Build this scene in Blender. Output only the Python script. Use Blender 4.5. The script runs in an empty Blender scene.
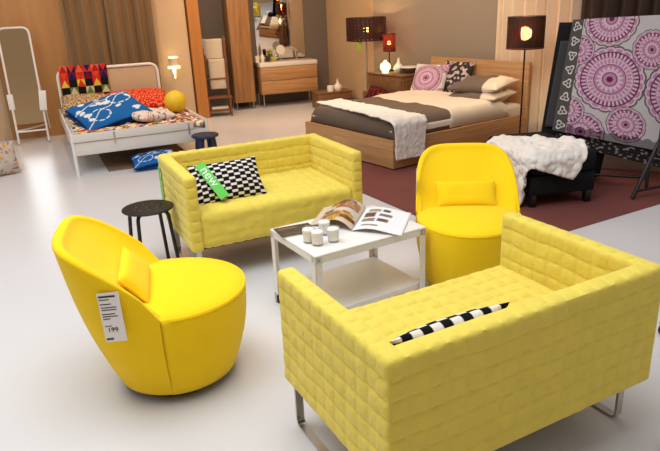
import bpy, bmesh, math, random
import numpy as np
from mathutils import Vector, Matrix, noise

random.seed(7)
PI = math.pi
scene = bpy.context.scene
COL = scene.collection

# ------------------------------------------------------------------ camera
PITCH, ROLL, CAMH, FPX = 0.3442, -0.0444, 1.618, 621.35
fwd = Vector((0, math.cos(PITCH), -math.sin(PITCH)))
rt0 = Vector((1, 0, 0)); up0 = rt0.cross(fwd)
rt = math.cos(ROLL) * rt0 + math.sin(ROLL) * up0
upv = rt.cross(fwd)
cam_d = bpy.data.cameras.new('camera')
cam_d.sensor_fit = 'HORIZONTAL'; cam_d.sensor_width = 36.0
cam_d.lens = 36.0 * FPX / 660.0
cam_d.clip_end = 60
cam = bpy.data.objects.new('camera', cam_d); COL.objects.link(cam)
M = Matrix((rt, upv, -fwd)).transposed().to_4x4(); M.translation = (0, 0, CAMH)
cam.matrix_world = M
scene.camera = cam

# ------------------------------------------------------------------ world, lights, exposure
scene.view_settings.view_transform = 'Standard'
scene.view_settings.look = 'None'
scene.view_settings.gamma = 1.0
scene.view_settings.use_curve_mapping = False
scene.view_settings.exposure = 0.0
w = bpy.data.worlds.new('showroom'); scene.world = w; w.use_nodes = True
w.node_tree.nodes['Background'].inputs[0].default_value = (0.93, 0.94, 0.96, 1)
w.node_tree.nodes['Background'].inputs[1].default_value = 0.52

def area(name, loc, size, power, col, rot=(0, 0, 0), sy=None):
    d = bpy.data.lights.new(name, 'AREA'); d.energy = power; d.color = col
    d.shape = 'RECTANGLE'; d.size = size; d.size_y = sy or size
    o = bpy.data.objects.new(name, d); COL.objects.link(o)
    o.location = loc; o.rotation_euler = rot
    return o
def spot(name, loc, target, power, col, angle=70, blend=.6, r=.08):
    d = bpy.data.lights.new(name, 'SPOT'); d.energy = power; d.color = col
    d.spot_size = math.radians(angle); d.spot_blend = blend; d.shadow_soft_size = r
    o = bpy.data.objects.new(name, d); COL.objects.link(o); o.location = loc
    o.rotation_euler = (Vector(target) - Vector(loc)).to_track_quat('-Z', 'Y').to_euler()
    return o
area('ceiling_panel_light', (-0.9, 2.3, 4.0), 3.6, 142, (.96, .98, 1.0), sy=2.6)
area('ceiling_panel_light', (-3.2, 4.3, 4.0), 2.0, 56, (.97, .98, 1.0), sy=2.4)
area('ceiling_panel_light', (-0.9, 8.6, 3.38), 3.0, 58, (1.0, .64, .36), sy=2.0)
area('ceiling_panel_light', (1.3, 7.2, 3.38), 1.6, 28, (1.0, .74, .50), sy=1.6)
spot('ceiling_track_light', (-2.6, 6.6, 3.3), (-2.9, 8.8, .7), 112, (1.0, .76, .52), 85)
spot('ceiling_track_light', (-0.9, 8.3, 3.3), (-0.8, 10.6, .6), 110, (1.0, .74, .50), 80)
spot('ceiling_track_light', (0.4, 6.6, 3.3), (1.4, 8.1, .5), 100, (1.0, .80, .60), 80)
spot('ceiling_track_light', (1.2, 3.9, 3.7), (2.5, 5.2, .9), 26, (1.0, .93, .87), 60)

# ------------------------------------------------------------------ materials
def lin(c):
    c = np.asarray(c, float) / 255.0
    return np.where(c <= .04045, c / 12.92, ((c + .055) / 1.055) ** 2.4)
def rgb(r, g, b):
    l = lin((r, g, b)); return (float(l[0]), float(l[1]), float(l[2]), 1.0)
MATS = {}
def mat(name, color=None, rough=.6, metal=0.0, spec=.5, bump=0.0, bscale=60, var=0.0, vscale=6,
        attr=False, sheen=0.0, emit=None, estr=0.0, alpha=1.0, trans=0.0, coat=0.0):
    if name in MATS: return MATS[name]
    m = bpy.data.materials.new(name); m.use_nodes = True
    nt = m.node_tree; N = nt.nodes; L = nt.links
    b = N['Principled BSDF']
    b.inputs['Roughness'].default_value = rough
    b.inputs['Metallic'].default_value = metal
    b.inputs['Specular IOR Level'].default_value = spec
    b.inputs['Sheen Weight'].default_value = sheen
    b.inputs['Transmission Weight'].default_value = trans
    b.inputs['Coat Weight'].default_value = coat
    b.inputs['Alpha'].default_value = alpha
    tc = N.new('ShaderNodeTexCoord')
    src = None
    if attr:
        a = N.new('ShaderNodeVertexColor'); a.layer_name = 'Col'; src = a.outputs['Color']
    else:
        b.inputs['Base Color'].default_value = color
    if var > 0:
        nz = N.new('ShaderNodeTexNoise'); nz.inputs['Scale'].default_value = vscale; nz.inputs['Detail'].default_value = 5
        L.new(tc.outputs['Object'], nz.inputs['Vector'])
        mr = N.new('ShaderNodeMapRange'); mr.inputs['To Min'].default_value = 1 - var; mr.inputs['To Max'].default_value = 1 + var
        L.new(nz.outputs['Fac'], mr.inputs['Value'])
        mx = N.new('ShaderNodeVectorMath'); mx.operation = 'SCALE'
        if src is not None: L.new(src, mx.inputs[0])
        else: mx.inputs[0].default_value = color[:3]
        L.new(mr.outputs['Result'], mx.inputs['Scale']); src = mx.outputs['Vector']
    if src is not None: L.new(src, b.inputs['Base Color'])
    if bump > 0:
        n2 = N.new('ShaderNodeTexNoise'); n2.inputs['Scale'].default_value = bscale; n2.inputs['Detail'].default_value = 4
        L.new(tc.outputs['Object'], n2.inputs['Vector'])
        bp = N.new('ShaderNodeBump'); bp.inputs['Strength'].default_value = bump; bp.inputs['Distance'].default_value = .01
        L.new(n2.outputs['Fac'], bp.inputs['Height']); L.new(bp.outputs['Normal'], b.inputs['Normal'])
    if emit:
        b.inputs['Emission Color'].default_value = emit; b.inputs['Emission Strength'].default_value = estr
    MATS[name] = m
    return m
def wood(name, c1, c2, scale=3.0, axis='Z', rough=.45):
    """Streaky wood: noise stretched along one object axis."""
    if name in MATS: return MATS[name]
    m = bpy.data.materials.new(name); m.use_nodes = True
    nt = m.node_tree; N = nt.nodes; L = nt.links; b = N['Principled BSDF']
    b.inputs['Roughness'].default_value = rough
    tc = N.new('ShaderNodeTexCoord'); mp = N.new('ShaderNodeMapping')
    s = [scale * 9] * 3; s['XYZ'.index(axis)] = scale * .6
    mp.inputs['Scale'].default_value = s
    L.new(tc.outputs['Object'], mp.inputs['Vector'])
    nz = N.new('ShaderNodeTexNoise'); nz.inputs['Scale'].default_value = 1.0; nz.inputs['Detail'].default_value = 6
    nz.inputs['Distortion'].default_value = .6
    L.new(mp.outputs['Vector'], nz.inputs['Vector'])
    cr = N.new('ShaderNodeValToRGB'); cr.color_ramp.elements[0].position = .3; cr.color_ramp.elements[1].position = .72
    cr.color_ramp.elements[0].color = c1; cr.color_ramp.elements[1].color = c2
    L.new(nz.outputs['Fac'], cr.inputs['Fac']); L.new(cr.outputs['Color'], b.inputs['Base Color'])
    bp = N.new('ShaderNodeBump'); bp.inputs['Strength'].default_value = .08
    L.new(nz.outputs['Fac'], bp.inputs['Height']); L.new(bp.outputs['Normal'], b.inputs['Normal'])
    MATS[name] = m
    return m
def perforated(name, color, hole_scale, keep=.5, tl_mix=.02):
    """Dark lampshade pierced with a lattice of small holes that let the bulb show."""
    if name in MATS: return MATS[name]
    m = bpy.data.materials.new(name); m.use_nodes = True
    nt = m.node_tree; N = nt.nodes; L = nt.links; b = N['Principled BSDF']; out = N['Material Output']
    b.inputs['Base Color'].default_value = color; b.inputs['Roughness'].default_value = .6
    uv = N.new('ShaderNodeUVMap')
    sp = N.new('ShaderNodeSeparateXYZ'); L.new(uv.outputs['UV'], sp.inputs[0])
    def wave(sock, k):
        a = N.new('ShaderNodeMath'); a.operation = 'MULTIPLY'; L.new(sock, a.inputs[0]); a.inputs[1].default_value = k * PI
        s = N.new('ShaderNodeMath'); s.operation = 'SINE'; L.new(a.outputs[0], s.inputs[0])
        q = N.new('ShaderNodeMath'); q.operation = 'ABSOLUTE'; L.new(s.outputs[0], q.inputs[0]); return q.outputs[0]
    mn = N.new('ShaderNodeMath'); mn.operation = 'MULTIPLY'
    L.new(wave(sp.outputs[0], hole_scale[0]), mn.inputs[0]); L.new(wave(sp.outputs[1], hole_scale[1]), mn.inputs[1])
    gt = N.new('ShaderNodeMath'); gt.operation = 'GREATER_THAN'; L.new(mn.outputs[0], gt.inputs[0]); gt.inputs[1].default_value = keep
    tr = N.new('ShaderNodeBsdfTransparent'); tr.inputs[0].default_value = (1, .35, .16, 1)
    mx = N.new('ShaderNodeMixShader'); L.new(gt.outputs[0], mx.inputs[0]); L.new(b.outputs[0], mx.inputs[1]); L.new(tr.outputs[0], mx.inputs[2])
    tl = N.new('ShaderNodeBsdfTranslucent'); tl.inputs[0].default_value = (.30, .03, .015, 1)
    ad = N.new('ShaderNodeMixShader'); ad.inputs[0].default_value = tl_mix
    L.new(mx.outputs[0], ad.inputs[1]); L.new(tl.outputs[0], ad.inputs[2]); L.new(ad.outputs[0], out.inputs['Surface'])
    MATS[name] = m
    return m

YEL_SOFA = mat('yellow_quilted_cotton', rgb(228, 207, 88), rough=.85, spec=.2, bump=.28, bscale=55, var=.10, vscale=14, sheen=.15)
YEL_CHAIR = mat('saturated_yellow_wool', rgb(251, 211, 24), rough=.9, spec=.15, bump=.12, bscale=260, var=.04, vscale=9, sheen=.1)
STEEL = mat('brushed_steel', rgb(190, 186, 180), rough=.32, metal=1.0, var=.05, vscale=20)
BLACKP = mat('black_plastic', rgb(18, 18, 20), rough=.45, var=.1)
BLACKM = mat('black_metal', rgb(16, 16, 18), rough=.4, var=.1)
WHITEM = mat('white_lacquered_metal', rgb(232, 229, 224), rough=.32, var=.02)
WHITEB = mat('white_painted_board', rgb(222, 216, 208), rough=.4, var=.03)
CREAM = mat('cream_wax', rgb(245, 240, 232), rough=.5, var=.02)
WHITECLOTH = mat('white_knit', rgb(238, 233, 226), rough=.95, bump=.6, bscale=55, var=.06, vscale=30, spec=.1)
SHEET = mat('white_cotton', rgb(225, 212, 192), rough=.9, bump=.15, bscale=12, var=.04, spec=.15)
GREYCLOTH = mat('grey_brown_cotton', rgb(112, 98, 86), rough=.9, bump=.15, bscale=10, var=.05, spec=.15)
BLACKCLOTH = mat('black_upholstery', rgb(24, 24, 27), rough=.85, bump=.15, bscale=200, var=.12, spec=.2)
PRINT = mat('printed_cotton', attr=True, rough=.9, bump=.1, bscale=25, spec=.15)
PAPER = mat('printed_paper', attr=True, rough=.4, spec=.4, var=.02)
OAK = wood('light_oak', rgb(166, 120, 74), rgb(198, 152, 100), 3.0, 'X')
OAKV = wood('light_oak_upright', rgb(140, 96, 54), rgb(176, 128, 76), 3.0, 'Z')
OAKD = wood('brown_oak', rgb(104, 70, 40), rgb(138, 97, 58), 3.0, 'X')
REDWOOD = wood('red_brown_wood', rgb(100, 52, 24), rgb(140, 80, 42), 4.0, 'Z')
GLASS = mat('clear_glass', rgb(240, 242, 244), rough=.05, alpha=.16)

# ------------------------------------------------------------------ mesh helpers
def link(o, parent=None):
    COL.objects.link(o)
    if parent is not None: o.parent = parent
    return o
def from_bm(name, bm, m, parent=None, smooth=True, loc=None, rot=None):
    me = bpy.data.meshes.new(name); bmesh.ops.recalc_face_normals(bm, faces=bm.faces[:])
    bm.to_mesh(me); bm.free()
    me.materials.append(m)
    if smooth:
        me.polygons.foreach_set('use_smooth', [True] * len(me.polygons))
        try: me.set_sharp_from_angle(angle=math.radians(38))
        except Exception: pass
    o = bpy.data.objects.new(name, me); link(o, parent)
    if loc is not None: o.location = loc
    if rot is not None: o.rotation_euler = rot
    return o
def thing(name, label, cat, loc=(0, 0, 0), rz=0, group=None, rot=None):
    o = bpy.data.objects.new(name, None); COL.objects.link(o); o.empty_display_size = .1
    o.location = loc; o.rotation_euler = rot if rot is not None else (0, 0, rz)
    return tag(o, label, cat, group)
def tag(o, label, cat, group=None, kind=None):
    o['label'] = label; o['category'] = cat
    if group: o['group'] = group
    if kind: o['kind'] = kind
    return o
def structure(o): o['kind'] = 'structure'; return o
def dup(root, loc, rz, label, group=None):
    r = root.copy(); COL.objects.link(r); r.location = loc; r.rotation_euler = (0, 0, rz); r['label'] = label
    if group: r['group'] = group
    for ch in list(root.children):
        c = ch.copy(); COL.objects.link(c); c.parent = r
        for g in list(ch.children):
            d = g.copy(); COL.objects.link(d); d.parent = c
    return r
def NB(): return bmesh.new()
def add_box(bm, c, s, bev=0.0, seg=2, rot=None):
    r = bmesh.ops.create_cube(bm, size=1.0)
    vs = r['verts']
    bmesh.ops.scale(bm, vec=s, verts=vs)
    if bev > 0:
        es = list({e for v in vs for e in v.link_edges})
        rr = bmesh.ops.bevel(bm, geom=es, offset=bev, segments=seg, affect='EDGES', profile=.5)
        vs = list({v for f in rr['faces'] for v in f.verts} | {v for v in vs if v.is_valid})
    if rot is not None: bmesh.ops.rotate(bm, cent=(0, 0, 0), matrix=rot, verts=vs)
    bmesh.ops.translate(bm, vec=c, verts=vs)
    return bm
def box(name, c, s, m, parent=None, bev=.004, seg=2, rot=None):
    bm = NB(); add_box(bm, c, s, bev, seg, rot); return from_bm(name, bm, m, parent)
def add_lathe(bm, prof, n=32, cx=0, cy=0, closed_ends=True):
    rings = []
    for (r, z) in prof:
        if r < 1e-5: rings.append([bm.verts.new((cx, cy, z))])
        else: rings.append([bm.verts.new((cx + r * math.cos(2 * PI * i / n), cy + r * math.sin(2 * PI * i / n), z)) for i in range(n)])
    for a, b in zip(rings, rings[1:]):
        for i in range(n):
            j = (i + 1) % n
            if len(a) == 1 and len(b) == 1: continue
            if len(a) == 1: bm.faces.new((a[0], b[i], b[j]))
            elif len(b) == 1: bm.faces.new((a[i], a[j], b[0]))
            else: bm.faces.new((a[i], a[j], b[j], b[i]))
    return bm
def lathe(name, prof, m, parent=None, n=32, cx=0, cy=0, loc=None):
    bm = NB(); add_lathe(bm, prof, n, cx, cy); return from_bm(name, bm, m, parent, loc=loc)
def add_tube(bm, pts, r, n=10, closed=False, flat=None):
    """Tube through pts; flat=(ru, rv, up) gives a flat bar."""
    pts = [Vector(p) for p in pts]; K = len(pts); rings = []
    prev = None
    for i, p in enumerate(pts):
        if closed: t = (pts[(i + 1) % K] - pts[i - 1]).normalized()
        else: t = (pts[min(i + 1, K - 1)] - pts[max(i - 1, 0)]).normalized()
        if flat is not None: u = Vector(flat[2]); u = (u - t * u.dot(t)).normalized()
        else:
            a = prev if prev is not None else (Vector((0, 0, 1)) if abs(t.z) < .9 else Vector((1, 0, 0)))
            u = (a - t * a.dot(t)).normalized()
        prev = u; v = t.cross(u)
        if flat is not None:
            c = [(1, 1), (-1, 1), (-1, -1), (1, -1)]
            ring = [bm.verts.new(p + u * flat[0] * a_ + v * flat[1] * b_) for a_, b_ in c]
        else:
            rr = r[i] if isinstance(r, (list, tuple)) else r
            ring = [bm.verts.new(p + u * rr * math.cos(2 * PI * k / n) + v * rr * math.sin(2 * PI * k / n)) for k in range(n)]
        rings.append(ring)
    m_ = len(rings[0])
    for i in range(K if closed else K - 1):
        a, b = rings[i], rings[(i + 1) % K]
        for k in range(m_):
            j = (k + 1) % m_
            bm.faces.new((a[k], a[j], b[j], b[k]))
    if not closed:
        bm.faces.new(rings[0][::-1]); bm.faces.new(rings[-1])
    return bm
def tube(name, pts, r, m, parent=None, n=10, closed=False, flat=None):
    bm = NB(); add_tube(bm, pts, r, n, closed, flat); return from_bm(name, bm, m, parent)
def arc_path(pts, rad, seg=6):
    """Round the inner corners of a polyline."""
    P = [Vector(p) for p in pts]; out = [P[0]]
    for a, b, c in zip(P, P[1:], P[2:]):
        d1 = (a - b).normalized(); d2 = (c - b).normalized()
        s, e = b + d1 * rad, b + d2 * rad
        for k in range(seg + 1):
            t = k / seg; out.append(s * (1 - t) ** 2 + b * 2 * t * (1 - t) + e * t * t)
    out.append(P[-1]); return out
def grid_mesh(name, P, m, parent=None, colors=None, thick=0.0, wrapu=False, smooth=True, uv=False):
    """P: (nu, nv, 3) array; colours per vertex in linear rgb."""
    nu, nv = P.shape[:2]; V = P.reshape(-1, 3)
    ii = np.arange(nu * nv).reshape(nu, nv)
    if wrapu: ii = np.vstack([ii, ii[:1]])
    F = np.stack([ii[:-1, :-1], ii[1:, :-1], ii[1:, 1:], ii[:-1, 1:]], -1).reshape(-1, 4)
    me = bpy.data.meshes.new(name); me.from_pydata(V.tolist(), [], F.tolist())
    if colors is not None:
        ca = me.color_attributes.new('Col', 'FLOAT_COLOR', 'POINT')
        c4 = np.ones((len(V), 4), np.float32); c4[:, :3] = colors.reshape(-1, 3); ca.data.foreach_set('color', c4.ravel())
    if uv:
        ul = me.uv_layers.new(name='UVMap')
        uu, vv = np.meshgrid(np.linspace(0, 1, nu + (1 if wrapu else 0)), np.linspace(0, 1, nv), indexing='ij')
        q = []
        n1 = nu if wrapu else nu - 1
        for a in range(n1):
            for b in range(nv - 1):
                for (x, y) in ((a, b), (a + 1, b), (a + 1, b + 1), (a, b + 1)): q += [uu[x, y], vv[x, y]]
        ul.data.foreach_set('uv', np.array(q, np.float32))
    me.materials.append(m)
    if smooth: me.polygons.foreach_set('use_smooth', [True] * len(me.polygons))
    o = bpy.data.objects.new(name, me); link(o, parent)
    if thick:
        md = o.modifiers.new('thickness', 'SOLIDIFY'); md.thickness = thick; md.offset = 0
    return o
def nz(p, s=1.0, seed=0.0): return noise.noise(Vector((p[0] * s + seed, p[1] * s - seed, p[2] * s + 2.3 * seed)))
def nzv(P, s, seed=0.0): return np.array([noise.noise(Vector((x * s + seed, y * s - seed, z * s + seed))) for x, y, z in P.reshape(-1, 3)]).reshape(P.shape[:-1])

GP = np.array([0, .72, .90, .97, 1.0, .97, .90, .72])
def quilt_box(name, lo, hi, m, parent=None, r=.02, cell=.072, puff=.0065, sub=8, wr=.003, seed=0., soft=''):
    """Soft upholstered block covered in a grid of stitched puffed squares; every eighth grid line is a stitched groove."""
    bm = NB(); lo = np.array(lo, float); hi = np.array(hi, float)
    for fc in 'xXyYzZ':
        ax = 'xyz'.index(fc.lower()); sgn = 1 if fc.isupper() else -1
        a, b = [k for k in range(3) if k != ax]
        na = sub * max(1, round((hi[a] - lo[a]) / cell)); nb = sub * max(1, round((hi[b] - lo[b]) / cell))
        A, B = np.meshgrid(np.linspace(lo[a], hi[a], na + 1), np.linspace(lo[b], hi[b], nb + 1), indexing='ij')
        ia, ib = np.meshgrid(np.arange(na + 1), np.arange(nb + 1), indexing='ij')
        P = np.zeros(A.shape + (3,)); P[..., a] = A; P[..., b] = B; P[..., ax] = hi[ax] if sgn > 0 else lo[ax]
        edge = np.minimum.reduce([A - lo[a], hi[a] - A, B - lo[b], hi[b] - B]); mk = np.clip(edge / (r * .9), 0, 1)
        P[..., a] += nzv(P, 6.0, seed) * .010 * mk; P[..., b] += nzv(P, 6.0, seed + 9) * .010 * mk
        Cc = np.clip(P, lo + r, hi - r); n = P - Cc; n /= np.maximum(np.linalg.norm(n, axis=-1, keepdims=True), 1e-9)
        Q = Cc + n * r
        ga = GP[ia % sub]; gb = GP[ib % sub]
        # grooves that run level are pulled tighter than the upright ones
        if b == 2: q = gb * (.35 + .65 * ga)
        else: q = ga * gb
        k = .35 if fc in soft else 1.0
        h = puff * k * (q - .75) * mk + wr * (nzv(P, 9.0, seed) + .7 * nzv(P, 24.0, seed + 3)) * mk
        Q = Q + n * h[..., None]
        vs = [[bm.verts.new(Q[i, j]) for j in range(nb + 1)] for i in range(na + 1)]
        for i in range(na):
            for j in range(nb): bm.faces.new((vs[i][j], vs[i + 1][j], vs[i + 1][j + 1], vs[i][j + 1]))
    bmesh.ops.remove_doubles(bm, verts=bm.verts[:], dist=.0008)
    return from_bm(name, bm, m, parent)

def pillow_mesh(name, wd, ht, th, m, parent=None, colfn=None, n=40, p=2.6, wr=.012, seed=0., corner=.06):
    """Stuffed cushion lying in local XY, thickness along Z; printed by colfn(u, v) on both faces."""
    u = np.linspace(-1, 1, n + 1); U, V = np.meshgrid(u, u, indexing='ij')
    prof = np.clip((1 - np.abs(U) ** p) * (1 - np.abs(V) ** p), 0, 1) ** .55
    pin = 1 - corner * (np.abs(U) ** 2 * (1 - np.abs(V) ** 2)) * 0
    X = U * wd / 2 * (1 - corner * (1 - V ** 2) * np.abs(U) ** 3 * 1.0); Y = V * ht / 2 * (1 - corner * (1 - U ** 2) * np.abs(V) ** 3)
    base = np.stack([X, Y, np.zeros_like(X)], -1)
    wk = nzv(base, 9.0 / max(wd, .3) * .4, seed) * wr
    T = base.copy(); T[..., 2] = prof * th / 2 + wk * prof
    Bm = base.copy(); Bm[..., 2] = -prof * th / 2 + wk * prof
    bm = NB(); lay = bm.verts.layers.float_color.new('Col') if colfn else None
    C = colfn((U + 1) / 2, (V + 1) / 2) if colfn else None
    for Q, flip in ((T, 0), (Bm, 1)):
        vs = []
        for i in range(n + 1):
            row = []
            for j in range(n + 1):
                v = bm.verts.new(Q[i, j])
                if lay: v[lay] = (*[float(x) for x in C[i, j]], 1)
                row.append(v)
            vs.append(row)
        for i in range(n):
            for j in range(n):
                f = (vs[i][j], vs[i + 1][j], vs[i + 1][j + 1], vs[i][j + 1]); bm.faces.new(f if not flip else f[::-1])
    bmesh.ops.remove_doubles(bm, verts=bm.verts[:], dist=1e-5)
    return from_bm(name, bm, m, parent)

def drape(name, lo, hi, z, quad, m, parent=None, nu=60, nv=40, gap=.012, rr=.03, wr=.01, seed=0., thick=.01, floor=.02, colfn=None, frq=7):
    """Cloth laid over a box (plan lo..hi, top z): quad = 4 plan corners; what hangs over an edge falls down its side."""
    q = [np.array(c, float) for c in quad]; P = np.zeros((nu + 1, nv + 1, 3)); U_ = np.zeros((nu + 1, nv + 1)); V_ = U_.copy()
    for i in range(nu + 1):
        for j in range(nv + 1):
            s, t = i / nu, j / nv; U_[i, j] = s; V_[i, j] = t
            p = (q[0] * (1 - s) + q[1] * s) * (1 - t) + (q[3] * (1 - s) + q[2] * s) * t
            e = noise.noise(Vector((p[0] * 6 + seed, p[1] * 6, seed)))
            p = p + np.array([e, noise.noise(Vector((p[0] * 6, p[1] * 6 + seed, 4 + seed)))]) * .012
            c = np.clip(p, lo, hi); d = p - c; L = np.linalg.norm(d)
            wv = wr * (noise.noise(Vector((p[0] * frq + seed, p[1] * frq, seed))) + .6 * noise.noise(Vector((p[0] * frq * 2.4 + seed, p[1] * frq * 2.4, 1))))
            if L < 1e-9: P[i, j] = (p[0], p[1], z + gap + max(wv, -gap * .6))
            else:
                n = d / L; ang = min(L / rr, PI / 2)
                out = rr * math.sin(ang) * .6 + gap + abs(wv) * 1.3 * min(1, L / .05)
                down = rr * (1 - math.cos(ang)) + max(0, L - rr * PI / 2)
                zz = z + gap * (1 - min(1, L / .03)) - down
                if zz < floor: out += (floor - zz); zz = floor + .004 * (1 + wv * 30)
                P[i, j] = (c[0] + n[0] * out, c[1] + n[1] * out, zz)
    C = colfn(U_, V_) if colfn else None
    return grid_mesh(name, P, m, parent, colors=C, thick=thick)

def put(o, loc, rot): o.location = loc; o.rotation_euler = rot; return o

# ================================================================== SETTING
def along(A, d, s): return (A[0] + d[0] * s, A[1] + d[1] * s)
def wall_slab(name, a, b, z0, z1, th, m, side=1):
    """Vertical slab from plan point a to b; thickness goes to the left (side=1) of a->b."""
    a = Vector((*a, 0)); b = Vector((*b, 0)); L = (b - a).length; ang = math.atan2(b.y - a.y, b.x - a.x)
    bm = NB(); add_box(bm, (L / 2, side * th / 2, (z0 + z1) / 2), (L, th, z1 - z0), .002, 1)
    o = from_bm(name, bm, m); o.location = a; o.rotation_euler = (0, 0, ang)
    return structure(o)

FLOORM = mat('pale_polished_floor', rgb(214, 213, 214), rough=.28, spec=.4, var=.04, vscale=1.3, bump=.01, bscale=3)
fl = box('floor', (0, 6, -.05), (26, 26, .1), FLOORM, bev=0); structure(fl)

cl_ = box('added_ceiling', (0, 9.6, 3.50), (14, 6.6, .1), mat('warm_added_ceiling', rgb(190, 170, 145), rough=.9, var=.03), bev=0); structure(cl_)  # unseen slab over the back half, added to keep ambient light off it
KD = (.911, .413); K0 = (-3.795, 8.848)         # back wall behind the children's bed
WALLW = mat('warm_white_wall', rgb(200, 172, 138), rough=.8, var=.03, vscale=2)
WALLG = mat('dark_grey_wall', rgb(112, 102, 94), rough=.8, var=.03, vscale=2)
WALLB = mat('beige_grey_wall', rgb(152, 138, 120), rough=.8, var=.03, vscale=2)
WALLL = mat('light_beige_wall', rgb(190, 160, 122), rough=.8, var=.03, vscale=2)
PANELW = wood('honey_wood_panel', rgb(164, 116, 66), rgb(186, 138, 84), .8, 'Z', .5)
POSTW = wood('orange_wood_post', rgb(172, 110, 50), rgb(190, 126, 62), .8, 'Z', .45)
KB = along(K0, (-KD[1], KD[0]), .06)             # plane 6 cm behind the panels
wall_slab('mirror_backdrop_wall', (-9.0, -3.6), (7.0, -3.6), 0, 6.5, .1, mat('beige_far_wall', rgb(206, 166, 116), rough=.8, var=.05, vscale=1), -1)  # unseen wall behind the camera, added to give the standing mirror a warm reflection
wall_slab('wall_left', along(KB, KD, -6), along(KB, KD, 2.0), 0, 3.4, .1, WALLW)
o = wall_slab('trim_1', along(K0, KD, -.60), along(K0, KD, .30), 0, 3.4, .055, PANELW)   # wood panel
o = wall_slab('trim_2', along(K0, KD, 2.02), along(along(K0, KD, 2.02), KD, .17), 0, 3.4, .20, POSTW)

MD = (.951, .309); M0 = (-.871, 11.004)             # bathroom back wall
wall_slab('wall_back', along(M0, MD, -3.0), along(M0, MD, 1.25), 0, 3.4, .1, WALLG)
W1a, W1b = (2.94, 6.68), (.78, 9.72); W2b = (.10, 11.32)
wall_slab('wall_right', W1b, W1a, 0, 3.4, .1, WALLB, 1)
wall_slab('wall_corner', W2b, W1b, 0, 3.4, .1, WALLL, 1)
wall_slab('wall_window', W1a, (5.2, 3.3), 0, 3.4, .1, WALLG, 1)

# red carpet zone on the right
RUG = mat('dark_red_rug', rgb(116, 60, 54), rough=.9, var=.16, vscale=5, bump=.3, bscale=180)
ry = math.radians(29); rb = NB(); add_box(rb, (1.3, 1.45, .003), (2.6, 2.9, .006), .002, 1)
o = from_bm('rug', rb, RUG, loc=(1.129, 3.839, 0), rot=(0, 0, ry)); tag(o, 'large dark red rug under the double bed and black ottoman', 'rug')
RZ = .0065

# ------------------------------------------------------------------ curtains
def curtain(name, a, b, z0, z1, amp, per, m, label, seed=0., n=None):
    a = np.array(a, float); b = np.array(b, float); L = np.linalg.norm(b - a); d = (b - a) / L; nn = np.array([-d[1], d[0]])
    nu = n or int(L / per * 12); nv = 16
    P = np.zeros((nu + 1, nv + 1, 3))
    for i in range(nu + 1):
        s = L * i / nu
        ph = 2 * PI * s / per + 1.4 * noise.noise(Vector((s * 3, seed, 0)))
        for j in range(nv + 1):
            t = j / nv; z = z0 + (z1 - z0) * t
            am = amp * (.75 + .25 * (1 - t)) * (1 + .5 * noise.noise(Vector((s * 4, t * 2, seed + 5))))
            off = am * math.sin(ph + .5 * noise.noise(Vector((seed, t * 2, s))))
            p = a + d * (s + .25 * am * math.sin(2 * ph)) + nn * off
            P[i, j] = (p[0], p[1], z)
    o = grid_mesh(name, P, m, thick=.006)
    return tag(o, label, 'curtain')
CUR1 = mat('taupe_curtain', rgb(132, 104, 72), rough=.85, var=.06, vscale=3, bump=.08, bscale=150)
CUR2 = mat('cream_curtain', rgb(228, 206, 176), rough=.85, var=.05, vscale=3, bump=.08, bscale=150)
CUR3 = mat('dark_brown_curtain', rgb(58, 40, 30), rough=.5, var=.2, vscale=3, bump=.08, bscale=150)
CUR4 = mat('grey_curtain', rgb(104, 94, 88), rough=.85, var=.06, vscale=3, bump=.08, bscale=150)
Kf = along(K0, (KD[1], -KD[0]), .06)
curtain('curtain', along(Kf, KD, .32), along(Kf, KD, .86), .03, 3.2, .042, .155, CUR1, 'taupe curtain panel beside the honey wood wall, left of the pair', 1.)
curtain('curtain', along(Kf, KD, .88), along(Kf, KD, 1.50), .03, 3.2, .045, .165, CUR1, 'taupe curtain panel behind the plain half of the white headboard', 2.)
W1d = Vector((W1a[0] - W1b[0], W1a[1] - W1b[1])).normalized(); Wn = Vector((W1d.y, -W1d.x))      # into the room is -Wn or Wn
if Wn.dot(Vector((-1, -1))) < 0: Wn = -Wn
def w1(s, off): return (W1b[0] + W1d.x * s + Wn.x * off, W1b[1] + W1d.y * s + Wn.y * off)
curtain('curtain', w1(2.38, .085), w1(3.46, .085), .03, 3.2, .045, .15, CUR2, 'cream curtain behind the black floor lamp beside the oak headboard', 3.)
Cd = Vector((5.2 - W1a[0], 3.3 - W1a[1])).normalized(); Cn = Vector((Cd.y, -Cd.x))
if Cn.dot(Vector((-1, -1))) < 0: Cn = -Cn
def wc(s, off): return (W1a[0] + Cd.x * s + Cn.x * off, W1a[1] + Cd.y * s + Cn.y * off)
curtain('curtain', w1(3.50, .10), wc(.74, .10), .03, 3.2, .05, .17, CUR3, 'dark brown curtain behind the purple mandala bedding display', 4.)
curtain('curtain', wc(.80, .09), wc(1.9, .09), .03, 3.2, .04, .20, CUR4, 'grey curtain at the top right corner behind the bedding display', 5.)

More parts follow.
